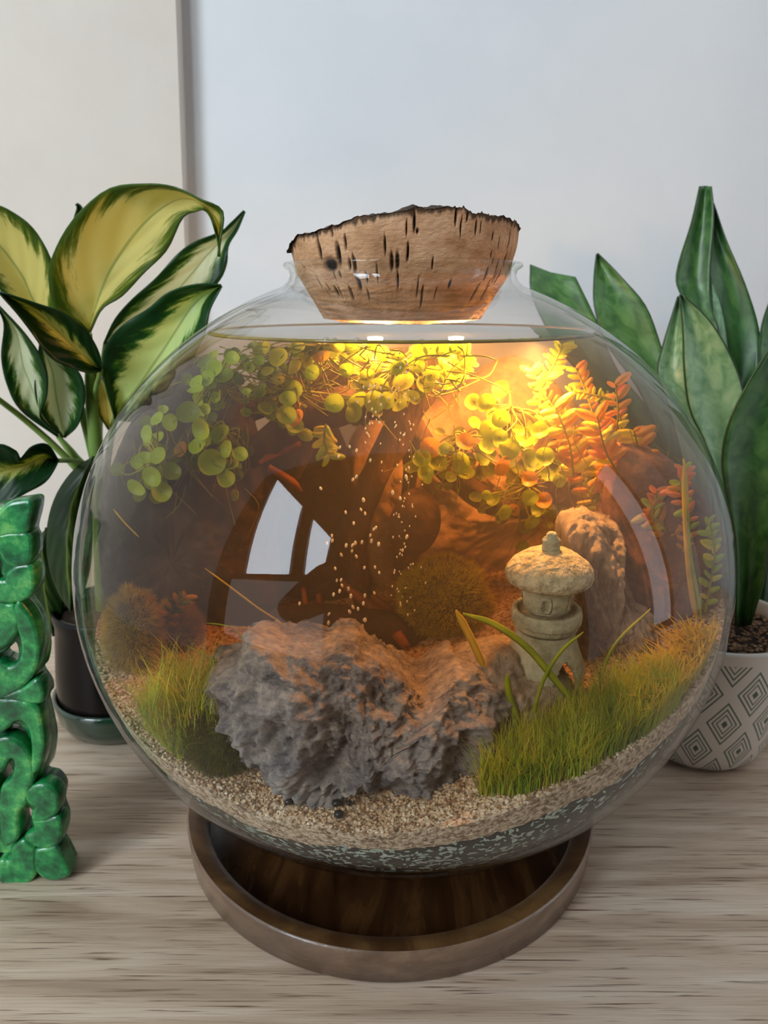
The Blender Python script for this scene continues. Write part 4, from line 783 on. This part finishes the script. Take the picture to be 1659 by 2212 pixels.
sleaf([E3(1466, 640), ((1432, 750), (1455, 750), (1480, 740)), ((1422, 810), (1450, 815), (1484, 825)), ((1450, 900), (1490, 900), (1520, 900)), ((1565, 1350), (1575, 1352), (1590, 1350))], [.13, .11], SB)
sleaf([E3(1470, 636), ((1476, 715), (1502, 715), (1532, 692)), ((1478, 800), (1530, 800), (1580, 770)), ((1490, 885), (1550, 885), (1607, 852)), ((1525, 960), (1562, 960), (1598, 930)), ((1550, 1050), (1570, 1050), (1590, 1040)), ((1580, 1350), (1592, 1352), (1605, 1350))], [.10, .10, .10], SB)
sleaf([E3(1700, 700), ((1633, 800), (1690, 800), (1750, 800)), ((1578, 905), (1650, 900), (1730, 920)), ((1560, 990), (1630, 990), (1710, 1010)), ((1570, 1070), (1625, 1070), (1685, 1090)), ((1588, 1160), (1622, 1160), (1658, 1180)), ((1592, 1250), (1620, 1250), (1650, 1250)), ((1590, 1350), (1605, 1355), (1620, 1350))], [.05, .055, .07], SC, -.008)
sleaf([E3(1690, 590), ((1650, 690), (1675, 690), (1710, 700)), ((1640, 770), (1675, 770), (1710, 800)), ((1640, 900), (1660, 900), (1690, 900)), ((1620, 1350), (1632, 1352), (1645, 1350))], [.14, .12], SC)
# patterned pot
M_pot, nt, out = newmat('diamond_relief_ceramic'); tc = N(nt, 'ShaderNodeTexCoord'); sx = N(nt, 'ShaderNodeSeparateXYZ'); L(nt, tc.outputs['UV'], sx.inputs[0])
ua = math_(nt, 'MULTIPLY', sx.outputs[0], 11.0); vb = math_(nt, 'MULTIPLY', sx.outputs[1], 2.1); pa = math_(nt, 'FRACT', math_(nt, 'ADD', ua, vb)); pb = math_(nt, 'FRACT', math_(nt, 'SUBTRACT', math_(nt, 'ADD', ua, 40.0), vb))
sm = math_(nt, 'MAXIMUM', math_(nt, 'ABSOLUTE', math_(nt, 'SUBTRACT', pa, .5)), math_(nt, 'ABSOLUTE', math_(nt, 'SUBTRACT', pb, .5)))
msk = None
for lo, hi in ((.0, .07), (.150, .180), (.235, .270), (.335, .375)):
    q = math_(nt, 'MULTIPLY', math_(nt, 'GREATER_THAN', sm, lo-.001), math_(nt, 'LESS_THAN', sm, hi)); msk = q if msk is None else math_(nt, 'MAXIMUM', msk, q)
msk = math_(nt, 'MULTIPLY', msk, math_(nt, 'LESS_THAN', sx.outputs[1], .93))
cc = mixc(nt, msk, lin((214, 206, 196)), lin((78, 96, 84))); p_ = N(nt, 'ShaderNodeBsdfPrincipled'); L(nt, cc, p_.inputs['Base Color']); p_.inputs['Roughness'].default_value = .4
bp = N(nt, 'ShaderNodeBump'); bp.inputs['Strength'].default_value = .6; bp.inputs['Distance'].default_value = .0012; bp.invert = True; L(nt, msk, bp.inputs['Height']); L(nt, bp.outputs[0], p_.inputs['Normal']); L(nt, p_.outputs[0], out.inputs['Surface'])
pp = thing('patterned_pot', 'off-white pot embossed with green nested diamonds holding the snake plant', 'pot', (pcx, pcy, 0))
prf = [(.030, 0), (.035, .001), (.039, .005), (.043, .014), (.047, .030), (.050, .050), (.0525, .070), (.0535, .084), (.0540, .090)]
nn_ = 128; V = []; uv = []
for i in range(nn_+1):
    a = 2*math.pi*i/nn_+.3
    for r, z in prf: V.append((pcx+r*math.cos(a), pcy+r*math.sin(a), z)); uv.append((i/nn_, z/.09))
part('pot_wall', V, gridfaces(nn_+1, len(prf)), M_pot, pp, uv=uv)
M_rimw = nmat('off_white_glaze', [(0.3, (206, 200, 190)), (0.7, (216, 210, 202))], 30, 2, .4)
part('pot_rim', *lathe([(.0540, .090), (.0538, .0915), (.0520, .0918), (.0505, .0905), (.0500, .080)], 128, pcx, pcy), M_rimw, pp)
gv = Acc()
for k in range(900):
    a = random.uniform(0, 6.28); r = .049*math.sqrt(random.random()); s_ = random.uniform(.0009, .0018); gv.add(IV@rotm()*s_*np.array([1, .8, .7])+np.array([pcx+r*math.cos(a), pcy+r*math.sin(a), .0835+.006*(1-r/.05)]), IF)
M_grav = nmat('brown_gravel', [(0.3, (70, 50, 36)), (0.5, (126, 96, 70)), (0.7, (168, 136, 104))], 180, 3, .9)
tag(part('gravel', *gv.get(), M_grav, pp), kind='stuff')
part('soil', *lathe([(0, .084), (.03, .082), (.0502, .081)], 48, pcx, pcy), M_earth, pp)
# grey green pot at the right edge, further back
M_teal = nmat('teal_glaze', [(0.3, (70, 104, 100)), (0.7, (96, 130, 124))], 20, 3, .3)
q = P(1705, 1340, .20); rt_ = .034
tp = thing('teal_pot', 'grey-rimmed teal pot half hidden behind the snake plant', 'pot', (q[0], .20, 0))
part('pot_body', *lathe([(.02, 0), (.026, .002), (.031, .05), (rt_, .110), (rt_+.001, .118)], 64, q[0], .20), M_teal, tp)
part('pot_rim', *lathe([(rt_+.001, .118), (rt_+.004, .119), (rt_+.004, .124), (rt_-.001, .125), (rt_-.003, .112)], 64, q[0], .20), M_rimw, tp)
part('soil', *lathe([(0, .114), (rt_-.002, .112)], 32, q[0], .20), M_earth, tp)

# ------------------------------------------------ green carved ornament
M_jade = nmat('green_painted_wood', [(0.30, (4, 52, 30)), (0.43, (12, 100, 54)), (0.55, (40, 148, 78)), (0.68, (120, 196, 104))], 75, 8, .30, .5, 180, .0012, (1, 1, .5), spec=.5, coat=.4, grain_rough=.7)
M_jaded = nmat('dark_green_edge', [(0.3, (10, 40, 26)), (0.7, (24, 74, 48))], 60, 5, .4)
OY = -.048
def curve2d(name, loops, y, depth, bev, mat, t, mirror=False):
    cu = bpy.data.curves.new(name, 'CURVE'); cu.dimensions = '2D'; cu.fill_mode = 'BOTH'; cu.extrude = depth/2; cu.bevel_depth = bev; cu.bevel_resolution = 2; cu.offset = -bev*(1.0 if len(loops) > 1 else 0.25)
    for lp_ in loops:
        pts = crom(lp_+[lp_[0]], len(lp_)*5)[:-1]; W = [P(a, b_, y) for a, b_ in pts]
        if mirror: mx_ = P(-6, 1500, y)[0]; W = [np.array([2*mx_-q[0], q[1], q[2]]) for q in W]
        s_ = cu.splines.new('POLY'); s_.points.add(len(W)-1); s_.use_cyclic_u = True
        for k, q in enumerate(W): s_.points[k].co = (q[0]-t.location[0], q[2]-t.location[2], 0, 1)
    tmp = bpy.data.objects.new(name, cu); me = bpy.data.meshes.new_from_object(tmp); bpy.data.objects.remove(tmp); me.name = name
    if not len(me.materials): me.materials.append(mat)
    o = bpy.data.objects.new(name, me); COL.objects.link(o); o.parent = t; o.rotation_euler = (math.pi/2, 0, 0); o.location = (0, y-t.location[1], 0)
    return o
og = thing('carved_ornament', 'openwork carved wooden ornament painted glossy green at the left edge', 'ornament', PZ(-6, 1898)+np.array([0, .003, 0]))
right = [(15, 1088), (50, 1078), (79, 1077), (79, 1105), (70, 1145), (77, 1165), (78, 1195), (70, 1212), (80, 1225), (83, 1250), (78, 1275), (58, 1292), (76, 1320), (90, 1350), (98, 1400), (93, 1438), (84, 1452), (100, 1478), (104, 1498), (96, 1512), (99, 1530), (106, 1560), (112, 1600), (106, 1650), (94, 1672), (118, 1680), (135, 1705), (131, 1740), (140, 1768), (139, 1798), (130, 1815), (144, 1840), (157, 1870), (150, 1882), (112, 1886), (86, 1870), (78, 1885), (60, 1898), (15, 1900)]
mirr = [(-12-a, b_) for a, b_ in right[::-1]]
holes = [[(8, 1205), (14, 1192), (20, 1205), (20, 1226), (28, 1236), (22, 1248), (8, 1248), (4, 1230)], [(6, 1402), (30, 1390), (48, 1372), (55, 1385), (55, 1405), (42, 1422), (22, 1424), (8, 1416)], [(5, 1572), (25, 1562), (40, 1547), (60, 1550), (75, 1570), (77, 1600), (60, 1588), (40, 1575), (20, 1576)], [(12, 1690), (15, 1655), (25, 1632), (38, 1632), (42, 1648), (34, 1672), (18, 1697)], [(50, 1765), (54, 1738), (68, 1724), (84, 1730), (80, 1748), (80, 1768), (84, 1783), (66, 1790), (53, 1782)], [(2, 1828), (18, 1820), (33, 1828), (34, 1840), (20, 1846), (4, 1846)]]
mh = [[(-12-a, b_) for a, b_ in h[::-1]] for h in holes]
curve2d('backing', [right+mirr]+holes+mh, OY+.008, .014, .0008, M_jade, og)
lobes = [[(10, 1105), (30, 1086), (60, 1080), (76, 1082), (74, 1108), (64, 1142), (30, 1146), (5, 1150), (2, 1120)], [(5, 1152), (40, 1148), (68, 1150), (75, 1168), (74, 1195), (66, 1210), (42, 1214), (24, 1206), (14, 1188), (2, 1180)], [(26, 1236), (36, 1226), (50, 1218), (74, 1218), (80, 1240), (76, 1270), (56, 1286), (20, 1290), (2, 1288), (6, 1254), (24, 1250)],
         [(22, 1300), (40, 1304), (48, 1325), (44, 1352), (30, 1375), (2, 1392), (2, 1360), (12, 1346), (8, 1318), (2, 1296)], [(50, 1296), (72, 1325), (86, 1360), (90, 1400), (80, 1440), (50, 1475), (20, 1492), (2, 1494), (2, 1432), (30, 1436), (52, 1422), (60, 1400), (58, 1370), (48, 1340), (44, 1310)],
         [(20, 1494), (60, 1480), (88, 1462), (98, 1482), (98, 1500), (84, 1506), (50, 1500)], [(2, 1504), (50, 1506), (86, 1520), (96, 1560), (100, 1600), (90, 1645), (80, 1650), (82, 1610), (76, 1566), (60, 1545), (40, 1544), (22, 1560), (2, 1566)],
         [(2, 1590), (30, 1586), (58, 1604), (76, 1640), (76, 1670), (62, 1720), (46, 1742), (46, 1790), (30, 1808), (16, 1800), (14, 1700), (34, 1676), (44, 1650), (42, 1628), (26, 1626), (12, 1650), (2, 1650)], [(64, 1700), (84, 1688), (112, 1688), (130, 1708), (128, 1740), (110, 1756), (84, 1758), (82, 1745), (88, 1730), (72, 1720)], [(84, 1762), (110, 1760), (132, 1756), (138, 1780), (132, 1806), (112, 1816), (84, 1812), (66, 1796), (86, 1786)],
         [(88, 1826), (110, 1822), (130, 1818), (142, 1845), (154, 1872), (140, 1882), (112, 1884), (92, 1870), (86, 1848)], [(36, 1822), (60, 1806), (80, 1822), (82, 1850), (80, 1876), (60, 1894), (18, 1898), (10, 1870), (10, 1850), (28, 1850), (38, 1838)]]
for lb_ in lobes:
    ml = [(-12-a, b_) for a, b_ in lb_[::-1]]
    for q in (lb_, ml): curve2d('carved_lobe', [q], OY-.001, .006, .0019, M_jade, og)

# ------------------------------------------------ photographer, seen only mirrored in the glass
M_cloth = nmat('dark_hooded_jacket', [(0.3, (30, 24, 28)), (0.7, (48, 38, 42))], 40, 4, .9); M_skin = nmat('skin', [(0.3, (176, 128, 104)), (0.7, (196, 150, 124))], 40, 3, .6); M_jeans = nmat('dark_trousers', [(0.3, (26, 28, 40)), (0.7, (40, 42, 56))], 60, 4, .9); M_hair = nmat('dark_hair', [(0.3, (24, 16, 12)), (0.7, (44, 30, 22))], 80, 4, .7)
pe = thing('person', 'dark hooded person leaning in with a phone, mirrored in the glass', 'person', (-.22, -1.12, -.75))
def skin(name, vs, es, mat, t, sub=2):
    me = bpy.data.meshes.new(name); me.from_pydata([tuple(np.array(v[:3])-np.array(t.location)) for v in vs], es, []); me.materials.append(mat)
    o = bpy.data.objects.new(name, me); COL.objects.link(o); o.parent = t; md = o.modifiers.new('skin', 'SKIN'); md.use_smooth_shade = True
    for k, v in enumerate(vs): me.skin_vertices[0].data[k].radius = (v[3], v[4] if len(v) > 4 else v[3])
    me.skin_vertices[0].data[0].use_root = True; o.modifiers.new('sub', 'SUBSURF').levels = sub; o.modifiers['sub'].render_levels = sub; return o
# body: pelvis, spine, neck, head, arms, legs
bv = [(-.22, -1.12, .10, .15, .12), (-.22, -1.08, .26, .15, .11), (-.22, -.98, .42, .17, .12), (-.22, -.90, .53, .10, .09), (-.21, -.84, .58, .055), (-.20, -.80, .66, .075, .095), (-.20, -.79, .74, .07, .085),
      (-.40, -.92, .50, .07), (-.50, -.80, .28, .055), (-.30, -.55, .24, .042), (-.10, -.43, .285, .030), (-.04, -.92, .50, .07), (.12, -.76, .28, .055), (.13, -.56, .25, .042), (.10, -.43, .285, .030),
      (-.32, -1.12, .0, .10), (-.34, -1.08, -.35, .07), (-.35, -1.12, -.68, .045), (-.35, -1.0, -.715, .035), (-.12, -1.12, .0, .10), (-.10, -1.06, -.35, .07), (-.10, -1.10, -.68, .045), (-.10, -.98, -.715, .035)]
be = [(0, 1), (1, 2), (2, 3), (3, 4), (4, 5), (5, 6), (3, 7), (7, 8), (8, 9), (9, 10), (3, 11), (11, 12), (12, 13), (13, 14), (0, 15), (15, 16), (16, 17), (17, 18), (0, 19), (19, 20), (20, 21), (21, 22)]
skin('body', bv, be, M_cloth, pe)
V, Fc = lathe([(0, -.105), (.03, -.10), (.052, -.07), (.064, -.03), (.068, .02), (.06, .06), (.035, .09), (0, .10)], 24); V[:, 1] *= 1.15
part('head', V+np.array([-.195, -.735, .665]), Fc, M_skin, pe)
for s_ in (-1, 1):
    V, Fc = lathe([(0, -.009), (.007, -.006), (.010, 0), (.007, .006), (0, .009)], 12); part('eye', V*np.array([1.2, .5, .8])+np.array([-.195+s_*.027, -.663, .678]), Fc, nmat('eye_white', [(.3, (40, 30, 26)), (.7, (70, 54, 44))], 9, 1, .2), pe)
part('nose', *tube([(-.195, -.664, .682), (-.195, -.651, .660), (-.195, -.648, .645), (-.195, -.662, .640)], [.006, .009, .012, .008], 8, 12), M_skin, pe)
part('mouth', *tube([(-.217, -.668, .615), (-.195, -.660, .613), (-.173, -.668, .615)], [.003, .006, .003], 8, 10), nmat('lips', [(.3, (150, 84, 76)), (.7, (166, 96, 86))], 9, 1, .5), pe)
for s_, fx in ((-1, -.35), (1, -.10)):
    skin('shoe', [(fx, -1.12, -.705, .045), (fx, -1.03, -.712, .042, .036), (fx, -.95, -.718, .036, .028)], [(0, 1), (1, 2)], M_hair, pe)
V, Fc = lathe([(0, .115), (.04, .105), (.07, .07), (.082, .02), (.08, -.03), (.07, -.09)], 24); V[:, 1] *= 1.2
part('hood', V+np.array([-.20, -.765, .675]), Fc, M_cloth, pe)
for s_, hx in ((-1, -.085), (1, .085)):
    hv = [(hx+s_*.012, -.415, .287, .016, .011), (hx, -.392, .290, .017, .010)]; hs = []
    skin('palm', hv, [(0, 1)], M_skin, pe)
    for f_ in range(4):
        z0 = .318-.017*f_; skin('finger', [(hx+s_*.004, -.395, z0-.004, .0075), (hx-s_*.004, -.388, z0, .007), (hx-s_*.020, -.3875, z0+.001, .006)], [(0, 1), (1, 2)], M_skin, pe, 1)
    skin('thumb', [(hx+s_*.004, -.405, .276, .009), (hx-s_*.012, -.398, .262, .008), (hx-s_*.028, -.395, .268, .007)], [(0, 1), (1, 2)], M_skin, pe, 1)
M_phone = nmat('black_phone_glass', [(0.3, (14, 14, 16)), (0.7, (22, 22, 24))], 20, 1, .15)
ph = thing('smartphone', 'black phone held up in both hands, mirrored in the glass', 'phone', (0, -.380, .25))
o = part('phone_body', *box(-.072, .072, -.3805, -.3735, .255, .327), M_phone, ph, smooth=False); md = o.modifiers.new('b', 'BEVEL'); md.width = .003; md.segments = 3
